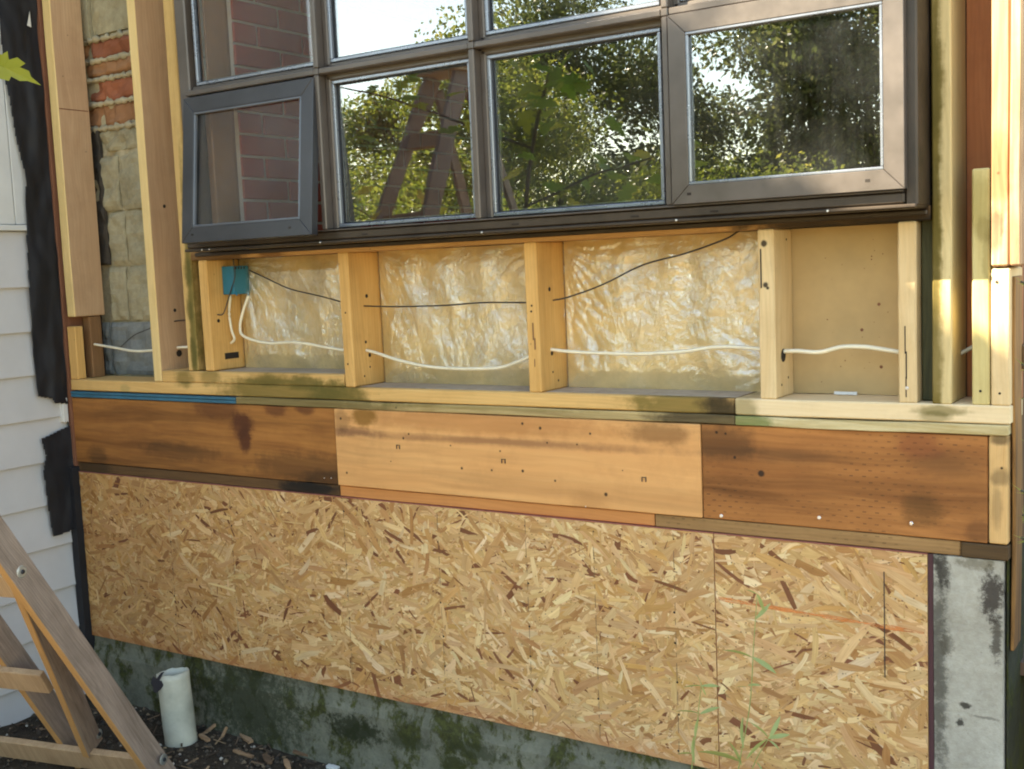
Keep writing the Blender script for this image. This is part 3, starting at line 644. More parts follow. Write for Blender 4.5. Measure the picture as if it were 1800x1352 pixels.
# bay backings
part('paper_backing', box(.742, 1.288, .138, .150, .97, 1.324), M_batt, wall)
part('paper_backing', box(1.330, 1.928, .138, .150, .932, 1.324), M_batt, wall)
part('paper_backing', box(1.970, 2.566, .138, .150, .932, 1.324), M_batt, wall)
dw = part('drywall_sheet', box(2.570, 2.884, .1225, .136, .9335, 1.324), M_dwall, wall, 'plain brown backing sheet in the right-hand bay')
V = []
for _ in range(26): V.append(disc((random.uniform(2.64, 2.87), .1222, random.uniform(.96, 1.3)), (0, -1, 0), random.uniform(.0006, .0018), .0003, 6))
for px, py in ((1545, 535), (1549, 645), (1515, 580)): q = at(px, py, .1222); V.append(disc((q.x, .1222, q.z), (0, -1, 0), .004, .0003, 8))
part('speck', join(*V), M_sheathedge, dw)
q = at(1485, 688, .10); part('paper_scrap', box(q.x-.025, q.x+.028, .100, .103, .9345, .9415), M_sidtrim, dw)
part('back_board', box(2.997, 3.11, .1405, .155, ZP, 2.9), M_red, wall, 'reddish brown board deep in the right corner')
part('back_board', box(2.90, 2.996, .1405, .155, ZP, 1.9), M_dark, wall)
# polythene over the insulation
def sheet(x0, x1, z0, z1, yb, seed, corners):
    nx_, nz_ = 150, 96; V = []
    for j in range(nz_+1):
        for i in range(nx_+1):
            u = i/nx_; v = j/nz_; x = x0+(x1-x0)*u; z = z0+(z1-z0)*v
            edge = min(min(u, 1-u)*(x1-x0), min(v, 1-v)*(z1-z0)); e = min(1, edge/.045)
            h = .014*e*(.6+.8*mnoise.noise(Vector((x*4, z*4, seed))))
            for (cx, cz, n, A, L) in corners:
                dx = x-(x0+(x1-x0)*cx); dz = z-(z0+(z1-z0)*cz); r_ = math.hypot(dx, dz)+1e-4; an = math.atan2(dz, dx)
                an += .25*mnoise.noise(Vector((x*5, z*5, seed+3)))
                h += .65*A*(abs(math.sin(n*an+seed+2.5*mnoise.noise(Vector((x*9, z*9, seed+8)))))**.6-.5)*min(1, r_/.05)*math.exp(-r_/L)
            n1 = mnoise.noise(Vector((x*13+seed, z*9, 0))); n2 = mnoise.noise(Vector((x*30, z*34, seed)))
            n0 = mnoise.noise(Vector((x*7+seed, z*4, 3)))
            h += .007*(1-abs(n0)*2.5)*e + .0030*(1-abs(n1)*2.2)*e + .0016*n2*e + .0010*mnoise.noise(Vector((x*80, z*70, seed)))*e
            V.append((x, yb-.004-max(-.002, h), z))
    w = nx_+1
    return V, [(j*w+i, j*w+i+1, (j+1)*w+i+1, (j+1)*w+i) for j in range(nz_) for i in range(nx_)]
part('plastic_sheet', sheet(.741, 1.2885, .9705, 1.3235, .134, 1.0, [(.05, .95, 11, .007, .25), (1, .2, 7, .004, .2)]), M_poly, wall, 'clear wrinkled plastic behind the blue box', smooth=True)
part('plastic_sheet', sheet(1.3285, 1.9285, .934, 1.3235, .134, 5.0, [(0, 1, 12, .006, .25), (1, 1, 10, .007, .25), (.5, 0, 9, .006, .18), (0, 0, 8, .004, .2)]), M_poly, wall, 'clear wrinkled plastic in the middle bay', smooth=True)
part('plastic_sheet', sheet(1.9685, 2.566, .934, 1.3235, .134, 9.0, [(0, .95, 13, .008, .4), (0, .62, 10, .006, .4), (1, .15, 9, .008, .35), (1, 1, 8, .004, .2)]), M_poly, wall, 'clear wrinkled plastic in the bay under the right pane', smooth=True)
part('dust', box(1.33, 1.927, .02, .136, .9312, .9322), simple('dusty_wood', (.40, .33, .25), .9, 0, 40, .2, .3), wall)
part('dust', box(1.969, 2.502, .02, .136, .9312, .9324), bpy.data.materials['dusty_wood'], wall)
part('dust', box(.742, 1.287, .02, .136, .969, .9702), bpy.data.materials['dusty_wood'], wall)
# return side of the building beyond the right corner
part('side_board', board(3.088, 3.104, .142, 3.2, .60, 2.9, .002, .003, 10), M_dark, wall, 'dark weathered side sheathing round the right corner')
for z in (1.0, 1.32, 1.7, 2.1): part('side_batten', board(3.104, 3.122, .10, 3.2, z, z+.05, .002, .003, 8), M_dark, wall)
part('corner_strip', board(3.109, 3.117, .02, .10, .40, 1.20, .002, .004, 10), wood('golden_strip', (.40, .20, .06), (.10, .05, .02), 2, contrast=1.7), wall, 'ragged golden-brown strip at the outside corner')
# upper wall above the window keeps the room closed
part('upper_wall', box(.64, 2.952, .03, .14, 2.72, 2.9), M_red, wall)

# ================================================================== FOUNDATION
fd = thing('foundation', (1.55, .1, -.5), 'mossy grey concrete foundation and pale pier under the timber wall', 'foundation')
def rough_slab(x0, x1, y0, z0, z1, y1, nx_, nz_, amp, ledge=0.0):
    V = []; 
    for j in range(nz_+1):
        for i in range(nx_+1):
            x = x0+(x1-x0)*i/nx_; z = z0+(z1-z0)*j/nz_
            y = y0-ledge*max(0, min(1, (z1-.03-z)/.03)) + amp*mnoise.noise(Vector((x*7, z*7, 2))) + amp*.5*mnoise.noise(Vector((x*30, z*30, 4)))
            V.append((x, y, z))
    w = nx_+1; Fc = [(j*w+i, j*w+i+1, (j+1)*w+i+1, (j+1)*w+i) for j in range(nz_) for i in range(nx_)]
    b = len(V); V += [(x0, y1, z0), (x1, y1, z0), (x1, y1, z1), (x0, y1, z1)]
    top = [nz_*w+i for i in range(w)]; Fc.append(tuple(top)+(b+2, b+3)); 
    Fc.append(tuple(j*w for j in range(nz_, -1, -1))+(b, b+3)); Fc.append(tuple(j*w+nx_ for j in range(nz_+1))+(b+2, b+1)); return V, Fc
part('footing_wall', rough_slab(-.02, 2.953, .010, -.55, -.0025, .2, 160, 26, .004, .012), M_found, fd, 'low mossy foundation wall', smooth=False)
pr_ = part('pier', rough_slab(2.955, 3.098, .0, -.55, .600, .2, 14, 70, .003), M_pier, fd, 'pale concrete pier with black mould at its edges')
M_olive = m_conc('dark_olive_concrete', (.055, .055, .035), (.02, .022, .012), .1)
part('side_coat', box(3.1025, 3.1055, .012, .2, -.55, .598), M_olive, fd, 'dark olive coat over the side of the pier')  # side coloured darker and greener than the pier front
part('side_foundation', box(3.00, 3.092, .2, 4, -.55, .60), M_olive, fd, 'foundation running back from the corner')

# ================================================================== WINDOW
YF = -.10
win = thing('window', (1.88, YF, 1.35), 'dark bronze aluminium window grid reflecting sunlit trees, with two framed opening sashes', 'window')
XC = [.800, 1.345, 1.866, 2.400, 2.950]; ZT = 1.820; ZB = 1.375; ZTOP = 2.46; ZT2 = 2.42
def bar(name, x0, x1, z0, z1, y0, y1, mat, lab=None, par=None, bev=.004):
    return part(name, board(x0, x1, y0, y1, z0, z1, bev), mat, par or win, lab)
fr_l = bar('frame_jamb', .772, .818, 1.36, 2.72, YF+.010, .028, M_frame)
fr_r = bar('frame_jamb', 2.925, 2.9505, 1.353, 2.72, YF, .028, M_sill)
bar('frame_jamb', 2.900, 2.9245, 1.384, 2.72, YF+.022, .02, M_frame)
bar('frame_head', .772, 2.95, 2.70, 2.72, YF+.006, .028, M_frame)
sill = bar('window_sill', .772, 2.9245, 1.3585, 1.383, YF-.004, .028, M_sill, 'dark lower frame rail', bev=.004)
bar('sill_flange', .765, 2.949, 1.349, 1.3575, YF-.008, -.003, M_sill)
bar('sill_lip', .80, 2.924, 1.3835, 1.3870, YF-.012, YF+.03, M_frame)
part('screw_head', join(*[disc((at(x, y, YF-.009).x, YF-.0085, 1.3535), (0, -1, 0), .003, .002, 8) for x, y in ((355, 440), (368, 440), (563, 430), (847, 413), (1189, 396), (1455, 383))]), M_nail, sill)
bar('wall_flashing', .700, 2.948, 1.3355, 1.3480, -.012, -.002, M_sill)
# mullions: a flat nose on a wider body
def mullion(x, z0, z1, mat=M_frame):
    m_ = part('mullion', board(x-.0085, x+.0085, YF-.012, YF+.02, z0, z1, .003), mat, win)
    part('mullion_body', board(x-.024, x+.024, YF+.0205, .02, z0, z1, .004), mat, m_); return m_
def transom(x0, x1, z):
    t_ = part('transom', board(x0, x1, YF-.010, YF+.02, z-.0085, z+.0085, .003), M_frame, win)
    part('transom_body', board(x0, x1, YF+.0205, .018, z-.024, z+.024, .004), M_frame, t_); return t_
for x in XC[1:4]:
    mullion(x, ZB+.013, ZT-.009); mullion(x, ZT+.009, 2.70)
for i in range(4): transom(XC[i]+(.018 if i == 0 else .009), XC[i+1]-(.026 if i == 3 else .009), ZT)
for i in range(4): transom(XC[i]+(.018 if i == 0 else .009), XC[i+1]-(.026 if i == 3 else .009), 2.25)
for x in XC[1:4]: part('junction_cap', board(x-.0086, x+.0086, YF-.0118, YF+.02, ZT-.0088, ZT+.0088, .002), M_frame, win)
def pane_unit(x0, x1, z0, z1, mat, y=YF+.035, par=None):
    par = par or win
    pn = part('pane', box(x0, x1, y, y+.004, z0, z1), mat, par)
    t = .009
    part('bead', join(board(x0, x1, y-.014, y-.0005, z0, z0+t, .0015), board(x0, x1, y-.014, y-.0005, z1-t, z1, .0015)), M_bead, pn)
    part('bead', join(board(x0, x0+t, y-.014, y-.0005, z0+t+.0004, z1-t-.0004, .0015), board(x1-t, x1, y-.014, y-.0005, z0+t+.0004, z1-t-.0004, .0015)), M_bead, pn)
    g_ = .013
    part('gasket', join(box(x0+t, x1-t, y-.003, y-.0006, z0+t, z0+g_), box(x0+t, x1-t, y-.003, y-.0006, z1-g_, z1-t), box(x0+t, x0+g_, y-.003, y-.0006, z0+g_, z1-g_), box(x1-g_, x1-t, y-.003, y-.0006, z0+g_, z1-g_)), M_gasket, pn)
    part('spacer', join(box(x0+g_+.003, x0+g_+.006, y+.006, y+.012, z0+g_, z1-g_), box(x0+g_, x1-g_, y+.006, y+.012, z0+g_, z0+g_+.003)), M_edge, pn)
    return pn
for i in range(4):
    xa = XC[i]+.026 if i else .836; xb = XC[i+1]-.026
    if i in (1, 2): pane_unit(xa, xb, ZB+.018, ZT-.025, M_glass)
    pane_unit(xa, xb, ZT+.025, 2.226, M_glass if i else M_glassL)
    pane_unit(xa, xb, 2.276, 2.69, M_glass)
part('weep_slot', join(*[box(at(x, y, YF-.006).x-.010, at(x, y, YF-.006).x+.010, YF-.0055, YF-.0035, 1.3665, 1.3705) for x, y in ((1115, 378), (905, 395), (1255, 370), (640, 405))]), M_hole, sill)
# fixed right sash
def sash(name, x0, x1, z0, z1, y, mat, gmat, fw, lab, tilt=0.0, beadm=None):
    """mitred frame, opened by tilt about its top edge"""
    hz = z1
    def T(v):
        out = []
        for a in v:
            dy = a[1]-y; dz = a[2]-hz
            out.append((a[0], y+dy*math.cos(tilt)+dz*math.sin(tilt), hz+dz*math.cos(tilt)-dy*math.sin(tilt)))
        return out
    sb = None
    th = .026
    polys = [[(x0, z0), (x1, z0), (x1-fw, z0+fw), (x0+fw, z0+fw)], [(x0, z1), (x0+fw, z1-fw), (x1-fw, z1-fw), (x1, z1)],
             [(x0, z0+.0006), (x0+fw-.0003, z0+fw+.0003), (x0+fw-.0003, z1-fw-.0003), (x0, z1-.0006)], [(x1, z0+.0006), (x1, z1-.0006), (x1-fw+.0003, z1-fw-.0003), (x1-fw+.0003, z0+fw+.0003)]]
    root = None
    for k, pl in enumerate(polys):
        bm = bmesh.new(); v, f = prism(pl, 1, y, y+th); bv = [bm.verts.new(a) for a in v]
        for q_ in f: bm.faces.new([bv[i] for i in q_])
        bmesh.ops.recalc_face_normals(bm, faces=bm.faces[:])
        bmesh.ops.bevel(bm, geom=[e for e in bm.edges], offset=.0012, segments=1, affect='EDGES')
        bm.verts.index_update(); vs = [tuple(w_.co) for w_ in bm.verts]; fs = [tuple(w_.index for w_ in q_.verts) for q_ in bm.faces]; bm.free()
        if root is None: root = part('sash', (T(vs), fs), mat, win, lab)
        else: part('sash_rail', (T(vs), fs), mat, root)
    a, b, c, d = x0+fw, x1-fw, z0+fw, z1-fw
    part('pane', (T(box(a-.002, b+.002, y+.012, y+.015, c-.002, d+.002)[0]), box(0, 1, 0, 1, 0, 1)[1]), gmat, root)
    t = .0065
    bd = join(board(a, b, y+.0005, y+.0115, c, c+t, .0015), board(a, b, y+.0005, y+.0115, d-t, d, .0015), board(a, a+t, y+.0005, y+.0115, c+t, d-t, .0015), board(b-t, b, y+.0005, y+.0115, c+t, d-t, .0015))
    part('bead', (T(bd[0]), bd[1]), beadm or M_bead, root)
    sl_ = join(box(x0+fw*.9, x0+fw*.9+.010, y-.0004, y+.001, z0+fw*.45, z0+fw*.45+.006), box(x1-fw*1.9, x1-fw*1.9+.010, y-.0004, y+.001, z0+fw*.45, z0+fw*.45+.006))
    part('weep_slot', (T(sl_[0]), sl_[1]), M_hole, root)
    return root
sash('sash', 2.412, 2.930, 1.388, 1.809, YF-.022, M_frame, M_glass, .042, 'closed bronze sash in the right-hand opening')
sash('sash', .816, 1.341, 1.372, 1.806, YF-.016, M_framed, M_glassL, .046, 'dark sash pushed open at the bottom', tilt=R(6.0), beadm=M_beadd)
bar('sash_stay', 1.318, 1.326, 1.46, 1.464, YF-.03, YF+.02, M_steel)

# ================================================================== ROOM BEHIND THE GLASS
room = thing('interior_room', (2.4, 1.8, 0.9), 'dim room seen through the window glass', 'room')
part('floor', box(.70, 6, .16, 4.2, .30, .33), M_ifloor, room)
part('ceiling', box(.70, 3.5, .16, 4.2, 2.72, 2.75), M_iwall, room)  # stops short, leaving an invented opening that brightens the room
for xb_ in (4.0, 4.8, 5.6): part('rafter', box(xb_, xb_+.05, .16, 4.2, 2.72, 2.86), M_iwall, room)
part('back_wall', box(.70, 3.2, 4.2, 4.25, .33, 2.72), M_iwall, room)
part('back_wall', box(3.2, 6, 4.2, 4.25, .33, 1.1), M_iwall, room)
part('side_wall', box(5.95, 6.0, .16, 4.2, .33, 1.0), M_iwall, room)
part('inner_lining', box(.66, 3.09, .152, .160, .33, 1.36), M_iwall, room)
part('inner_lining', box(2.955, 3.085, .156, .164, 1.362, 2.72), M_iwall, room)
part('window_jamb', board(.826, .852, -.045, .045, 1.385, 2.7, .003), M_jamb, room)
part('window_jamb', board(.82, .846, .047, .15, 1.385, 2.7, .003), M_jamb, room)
ib = thing('brick_wall', (.87, 1.8, .33), 'red brick wall inside the room, seen through the left panes', 'wall')
part('mortar', box(.78, .868, .165, 1.45, .33, 2.72), M_imort, ib)
part('plain_wall', box(.78, .865, 1.452, 4.2, .33, 2.72), M_iwall, room)
bmesh_brick = None; zc = 1.372; row = 0; cnt = 0
while zc < 2.3:
    yy = .052 - (.10 if row % 2 else 0)
    while yy < 1.30:
        y0 = max(yy, .052); y1 = yy+.196
        if y1-y0 > .02:
            o = part('brick', board(.850 if y0 > .16 else .853, .8745+random.uniform(-.0015, .0015), y0, y1, zc, zc+.060, .003), M_ibrick, ib); cnt += 1
        yy += .206
    zc += .0685; row += 1
part('mortar', box(.853, .868, .05, .165, 1.37, 2.72), M_imort, ib)

# ================================================================== OLD MASONRY IN THE LEFT BAY
mw = thing('block_wall', (.2, .2, .6), 'old cinder block and broken red brick wall showing between the left studs', 'wall')
def lump(x0, x1, y0, y1, z0, z1, amp, nx_=10, nz_=5, sd=0):
    """masonry unit with a chipped, uneven front"""
    V = []
    for j in range(nz_+1):
        for i in range(nx_+1):
            u, v = i/nx_, j/nz_; x = x0+(x1-x0)*u; z = z0+(z1-z0)*v
            e = min(u, 1-u)*(x1-x0); e2 = min(v, 1-v)*(z1-z0); rnd = .006*max(0, 1-e/.006)+.006*max(0, 1-e2/.006)
            V.append((x, y0+rnd+amp*mnoise.noise(Vector((x*22+sd, z*26, sd))), z))
    w = nx_+1; Fc = [(j*w+i, j*w+i+1, (j+1)*w+i+1, (j+1)*w+i) for j in range(nz_) for i in range(nx_)]
    b = len(V); V += [(x0, y1, z0), (x1, y1, z0), (x1, y1, z1), (x0, y1, z1)]
    Fc.append(tuple(nz_*w+i for i in range(w))+(b+2, b+3)); Fc.append(tuple(range(w))[::-1]+(b, b+1))
    Fc.append(tuple(j*w for j in range(nz_, -1, -1))+(b, b+3)); Fc.append(tuple(j*w+nx_ for j in range(nz_+1))+(b+2, b+1)); return V, Fc
part('mortar', lump(-.2, .62, .176, .24, .6, 3.0, .012, 40, 110, 3), M_mort, mw)
zj = [.735, .930, 1.127, 1.324, 1.518, 1.715]
for k in range(5):
    xs_ = [.062, .16, .40, .62] if k == 3 else [.045, .145, .62] if k == 2 else [-.20, .03 if k % 2 else -.02, .40 if k % 2 else .62] if k % 2 else [-.2, .0, .145, .62]
    for i in range(len(xs_)-1):
        part('concrete_block', lump(xs_[i]+.004, xs_[i+1]-.004, .160, .22, zj[k]+.004, zj[k+1]-.005, .011, 22, 12, k*7+i), M_cblock_b if k < 2 else M_cblock, mw)
zb = [(1.728, .078, 'm'), (1.817, .075, 'd'), (1.905, .072, 'r'), (1.990, .052, 'd'), (2.055, .060, 'r')]
for k, (z, h, t) in enumerate(zb):
    off = [.06, -.01, .015, .01, .05][k]
    mt = {'m': M_cblock, 'd': M_brickd, 'r': M_brick}[t]
    part('brick', lump(off, .38, .156+random.uniform(0, .014), .22, z+random.uniform(-.004, .004), z+h+random.uniform(-.006, .003), .020, 18, 6, k*3.3), mt, mw, 'chipped old brick with mortar smears')
    part('brick', lump(-.15, off-.012-random.uniform(0, .03), .172, .22, z, z+h, .016, 8, 6, k*5.3), M_brickd, mw)
    # squeezed-out mortar on each bed
    V = []; Fc = []
    pth = [Vector((-.05+i*.012, .163+.012*mnoise.noise(Vector((i*.7, k*3, 0))), z+h+.004+.006*mnoise.noise(Vector((i*.9, k*5, 2))))) for i in range(36)]
    rad = [max(.002, .009+.018*mnoise.noise(Vector((i*.8, k*7, 4)))) for i in range(36)]
    part('mortar_bead', tube(pth, rad, 8), M_mort, mw, smooth=True)
part('upper_block', lump(-.15, .055, .150, .22, 2.125, 2.9, .004, 8, 20, 33), M_cblock, mw, 'plain grey block at the top')
part('upper_block', lump(.060, .45, .160, .22, 2.135, 2.9, .008, 14, 20, 39), M_cblock, mw, 'sandy block at the top')
part('cavity', lump(-.2, .060, .156, .17, 1.33, 1.812, .012, 30, 60, 61), simple('void_shade', (.05, .04, .03), .9, 0, 60, .5, .8), mw)  # dark lump stands for the unlit void beside the blocks
part('cavity', box(-.2, -.0, .13, .157, .9, 2.12), M_tar, mw, 'dark gap beside the blocks')  # black sheet painted in for the shade of the gap

# ================================================================== SIDING WALL (left)
sw = thing('siding_wall', (-.05, -.7, -.3), 'white lapped siding wall of the neighbouring wing at the left edge', 'wall')
laps = [-.30, -.115, .036, .190, .345, .496, .649, .802, .957, 1.108, 1.262, 1.440]
YS0, YS1 = -1.50, -.004
for k in range(len(laps)-1):
    z0, z1 = laps[k], laps[k+1]
    V, Fc = prism([(-.020, z0), (-.020+.0008, z0+.002), (-.0335, z1+.012), (-.042, z1+.012), (-.034, z0)], 1, YS0, YS1)
    V = [(a[0], a[1], a[2]) for a in V]
    part('siding_board', (V, Fc), M_siding, sw)
part('trim_board', board(-.036, -.012, YS0, YS1, 1.4555, 1.475, .002), M_sidtrim, sw, 'narrow white ledge above the laps')
yj = atX(20, 300, -.022).y
part('trim_board', board(-.04, -.022, YS0, yj-.0015, 1.477, 3.4, .002), M_sidtrim, sw, 'flat white upper board')
part('trim_board', board(-.04, -.0225, yj+.0015, YS1, 1.477, 3.4, .002), M_sidtrim, sw, 'flat white upper board beside the corner')
part('wall_core', box(-.25, -.045, YS0, .15, -.5, 3.4), M_sidtrim, sw)
part('corner_trim', board(-.034, -.006, -.030, -.010, .78, .868, .002), M_sidtrim, sw)
def paper(poly, amp, seed, xb=-.010):
    """draped sheet with thickness: grid clipped by a YZ polygon"""
    ysr = [a[0] for a in poly]; zsr = [a[1] for a in poly]; st = .004
    def inside(y, z):
        c = False; n = len(poly)
        for i in range(n):
            (a, b), (c_, d) = poly[i], poly[(i+1) % n]
            if (b > z) != (d > z) and y < (c_-a)*(z-b)/(d-b)+a: c = not c
        return c
    V = []; Fc = []; idx = {}
    def vid(i, j, s):
        k = (i, j, s)
        if k not in idx:
            y = min(ysr)+i*st; z = min(zsr)+j*st; idx[k] = len(V)
            yj_ = y+.002*mnoise.noise(Vector((y*40, z*25, seed)))
            h = amp*(.5+mnoise.noise(Vector((y*14, z*5, seed)))+.5*mnoise.noise(Vector((y*30, z*12, seed+4))))
            V.append((xb+h+(.0015 if s else 0), yj_, z))
        return idx[k]
    ni = int((max(ysr)-min(ysr))/st)+1; nj = int((max(zsr)-min(zsr))/st)+1; cells = set()
    for i in range(ni):
        for j in range(nj):
            if inside(min(ysr)+(i+.5)*st, min(zsr)+(j+.5)*st): cells.add((i, j))
    for (i, j) in cells:
        Fc.append((vid(i, j, 1), vid(i+1, j, 1), vid(i+1, j+1, 1), vid(i, j+1, 1))); Fc.append((vid(i, j, 0), vid(i, j+1, 0), vid(i+1, j+1, 0), vid(i+1, j, 0)))
        for (di, dj, a, b) in ((-1, 0, (0, 1), (0, 0)), (1, 0, (1, 0), (1, 1)), (0, -1, (0, 0), (1, 0)), (0, 1, (1, 1), (0, 1))):
            if (i+di, j+dj) not in cells:
                Fc.append((vid(i+a[0], j+a[1], 0), vid(i+b[0], j+b[1], 0), vid(i+b[0], j+b[1], 1), vid(i+a[0], j+a[1], 1)))
    return V, Fc
pu = [(atX(x, y, -.008).y, atX(x, y, -.008).z) for x, y in ((0, 60), (10, 150), (25, 230), (40, 300), (47, 400), (50, 520), (57, 600), (65, 697), (90, 700), (93, 708), (118, 710))]
pu = [(-.16, 3.0), (-.156, 2.3)]+pu+[(-.004, pu[-1][1]), (-.004, 3.0)]
t1 = part('tar_paper', paper(pu, .010, 2), M_tar, smooth=True); tag(t1, 'long black tar paper strip hanging in the inside corner over white siding', 'tar paper')
pl_ = [(atX(x, y, -.008).y, atX(x, y, -.008).z) for x, y in ((72, 772), (80, 800), (76, 830), (85, 890), (93, 944), (118, 935), (128, 930))]
pl_ = pl_+[(-.010, .36), (-.012, .20), (-.004, .05), (-.002, .76), (-.010, .765)]
t2 = part('tar_paper', paper(pl_, .006, 8), M_tar, smooth=True); tag(t2, 'short torn black tar paper flap low in the corner beside the dark rim board', 'tar paper')
q = atX(50, 35, -.004); t3 = part('paper_scrap', ([(-.003, q.y-.008, q.z-.02), (-.003, q.y+.008, q.z-.024), (.001, q.y+.004, q.z+.03), (-.001, q.y-.002, q.z+.005)], [(0, 1, 2, 3)]), M_sidtrim, t1)

# ================================================================== ELECTRICAL BOX AND CABLES
bx = thing('junction_box', (.77, .1, 1.25), 'blue plastic electrical box nailed to the first short stud', 'electrical box')
bz0, bz1 = 1.212, 1.302
for nm, b4 in (('box_wall', (.7405, .743, .062, .128)), ('box_wall', (.790, .7925, .062, .128))): part(nm, board(b4[0], b4[1], b4[2], b4[3], bz0, bz1, .0008), M_blue, bx)
part('box_back', board(.7432, .7898, .0615, .064, bz0, bz1, .0008), M_blue, bx)
part('box_top', board(.7432, .7898, .0642, .128, bz1-.003, bz1, .0008), M_blue, bx)
part('box_bottom', board(.7432, .7898, .0642, .128, bz0, bz0+.003, .0008), M_blue, bx)
part('box_ear', box(.7925, .797, .066, .070, bz0-.004, bz0+.010), M_blue, bx); part('box_ear', box(.7925, .797, .118, .122, bz0-.006, bz0+.008), M_blue, bx)
part('knockout', join(*[box(.7925, .7932, .070+i*.012, .076+i*.012, bz1-.010, bz1-.003) for i in range(4)]), M_hole, bx)
def cable(name, pix, Y, r, mat, lab, cat='cable', flat=1.0, extra=()):
    pts = [at(x, y, (Y if not isinstance(Y, (list, tuple)) else Y[i])) for i, (x, y) in enumerate(pix)]
    o = part(name, tube(smooth_path(pts, 8), r, 8, flat), mat, smooth=True); tag(o, lab, cat, 'cables run through the wall studs' if cat == 'cable' else None); return o
cable('cable', [(152, 603), (200, 611), (235, 617), (268, 616), (300, 612), (332, 610)], .075, .0045, M_cable, 'white cable sagging in front of the cinder blocks at the far left')
cable('cable', [(437, 520), (428, 545), (422, 575), (430, 592), (470, 603), (520, 602), (570, 610), (612, 617)], [.085, .080, .075, .070, .068, .066, .066, .066], .0045, M_cable, 'white cable bending from the blue box across the first plastic bay')
cable('cable', [(405, 520), (403, 550), (407, 580), (412, 596), (404, 604), (396, 603)], [.075, .074, .074, .078, .085, .098], .0042, M_cable, 'short white cable dropping from the blue box into the stud notch')
cable('cable', [(640, 615), (660, 620), (700, 633), (750, 644), (800, 648), (850, 648), (885, 645), (930, 628), (950, 620)], .062, .0047, M_cable, 'white cable sagging across the middle plastic bay')
cable('cable', [(965, 614), (1000, 618), (1060, 621), (1130, 622), (1200, 618), (1260, 610), (1320, 612), (1365, 618)], .058, .0047, M_cable, 'white cable running nearly level across the third plastic bay')
cable('cable', [(1372, 618), (1400, 617), (1440, 619), (1480, 610), (1520, 610), (1550, 614), (1600, 622)], .055, .0052, M_cable, 'thick white cable humped in front of the bare brown backing')
cable('cable', [(1680, 625), (1695, 618), (1715, 607), (1725, 604)], .09, .0045, M_cableg, 'short grey cable end between the two right studs')
cable('wire', [(640, 538), (700, 539), (780, 537), (850, 532), (935, 532)], .060, .0022, M_wire, 'thin dark wire strung straight across the middle bay', 'wire')
cable('wire', [(972, 528), (1000, 522), (1060, 500), (1130, 466), (1200, 447), (1250, 430), (1280, 418), (1300, 405)], [.058, .058, .062, .065, .068, .07, .08, .10], .0022, M_wire, 'dark wire rising diagonally across the third bay', 'wire')
cable('wire', [(438, 475), (470, 490), (510, 508), (560, 520), (612, 534)], [.09, .08, .07, .062, .060], .0022, M_wire, 'dark wire slanting down from behind the blue box', 'wire')
cable('wire', [(410, 455), (413, 485), (406, 510), (400, 530), (392, 552), (380, 553)], [.055, .055, .058, .06, .045, .030], .0018, M_wire, 'thin dark wire looping over the face of the blue box', 'wire')
cable('wire', [(210, 612), (235, 590), (262, 578), (275, 570)], .12, .0018, M_wire, 'thin dark wire curling in front of the cinder blocks', 'wire')
cable('wire', [(300, 566), (312, 564), (325, 563)], .07, .0022, M_wire, 'stub of dark wire beside the long pinkish stud', 'wire')

# ================================================================== PIPE
def pipe():
    base = Vector((.600, -.118, -.30)); ax = Vector((-.10, .02, 1)).normalized(); H = .288; r = .052; n = 28
    a = ax.orthogonal().normalized(); a = (Vector((1, 0, 0))-ax*ax.x).normalized(); b = ax.cross(a); V = []; Fc = []; m_ = 14
    for rr_, rev in ((r, 0), (r-.004, 1)):
        for j in range(m_+1):
            for k in range(n):
                th = 2*math.pi*k/n; hh = H*j/m_
                if j == m_: hh += .006*mnoise.noise(Vector((math.cos(th)*2, math.sin(th)*2, 3)))
                p_ = base+ax*hh+(a*math.cos(th)+b*math.sin(th))*(rr_+.0012*mnoise.noise(Vector((th*2, hh*30, 1)))); V.append(tuple(p_))
    w = n*(m_+1)
    for j in range(m_):
        for k in range(n):
            q_ = (j*n+k, j*n+(k+1) % n, (j+1)*n+(k+1) % n, (j+1)*n+k); Fc.append(q_); Fc.append(tuple(w+i for i in q_[::-1]))
    for k in range(n): Fc.append((m_*n+k, m_*n+(k+1) % n, w+m_*n+(k+1) % n, w+m_*n+k))
    return V, Fc, base+ax*H, a, b
pv, pf, ptop, pa, pb = pipe()
pp = thing('drain_pipe', (.6, -.118, -.24), 'stubby dirty white plastic pipe sticking out of the soil by the foundation', 'pipe')
part('pipe_wall', (pv, pf), M_pipe, pp, smooth=True)
c0 = ptop
V = []; Fc = []
shape = [(-.050, -.034), (-.058, -.020), (-.052, -.004), (-.046, .004), (-.036, -.004), (-.018, .016), (-.006, .020), (-.014, .010), (-.026, -.010), (-.008, -.012), (.012, -.016), (.004, -.022), (-.010, -.024), (-.024, -.040), (-.040, -.052), (-.050, -.048)]
vd = (c0-CAM).normalized(); rx_ = Vector((cy, sy, 0))
for (u, v) in shape: V.append(tuple(c0+rx_*u+Vector((0, 0, v))+Vector((.45, -.85, 0))*(.053-abs(u+.01)*.25)))
n_ = len(V); V += [(a[0]-.0008, a[1]+.0016, a[2]) for a in V]
Fc = [tuple(range(n_)), tuple(range(2*n_-1, n_-1, -1))]+[(i, i+n_, (i+1) % n_+n_, (i+1) % n_) for i in range(n_)]
part('torn_cap', (V, Fc), M_flap, pp, 'torn black plastic flap over the pipe mouth')
part('pipe_hole', disc(ptop+Vector((-.012, -.052, -.085))+Vector((.018, 0, 0)), (.35, -.93, 0), .0025, .0008, 8), M_hole, pp)

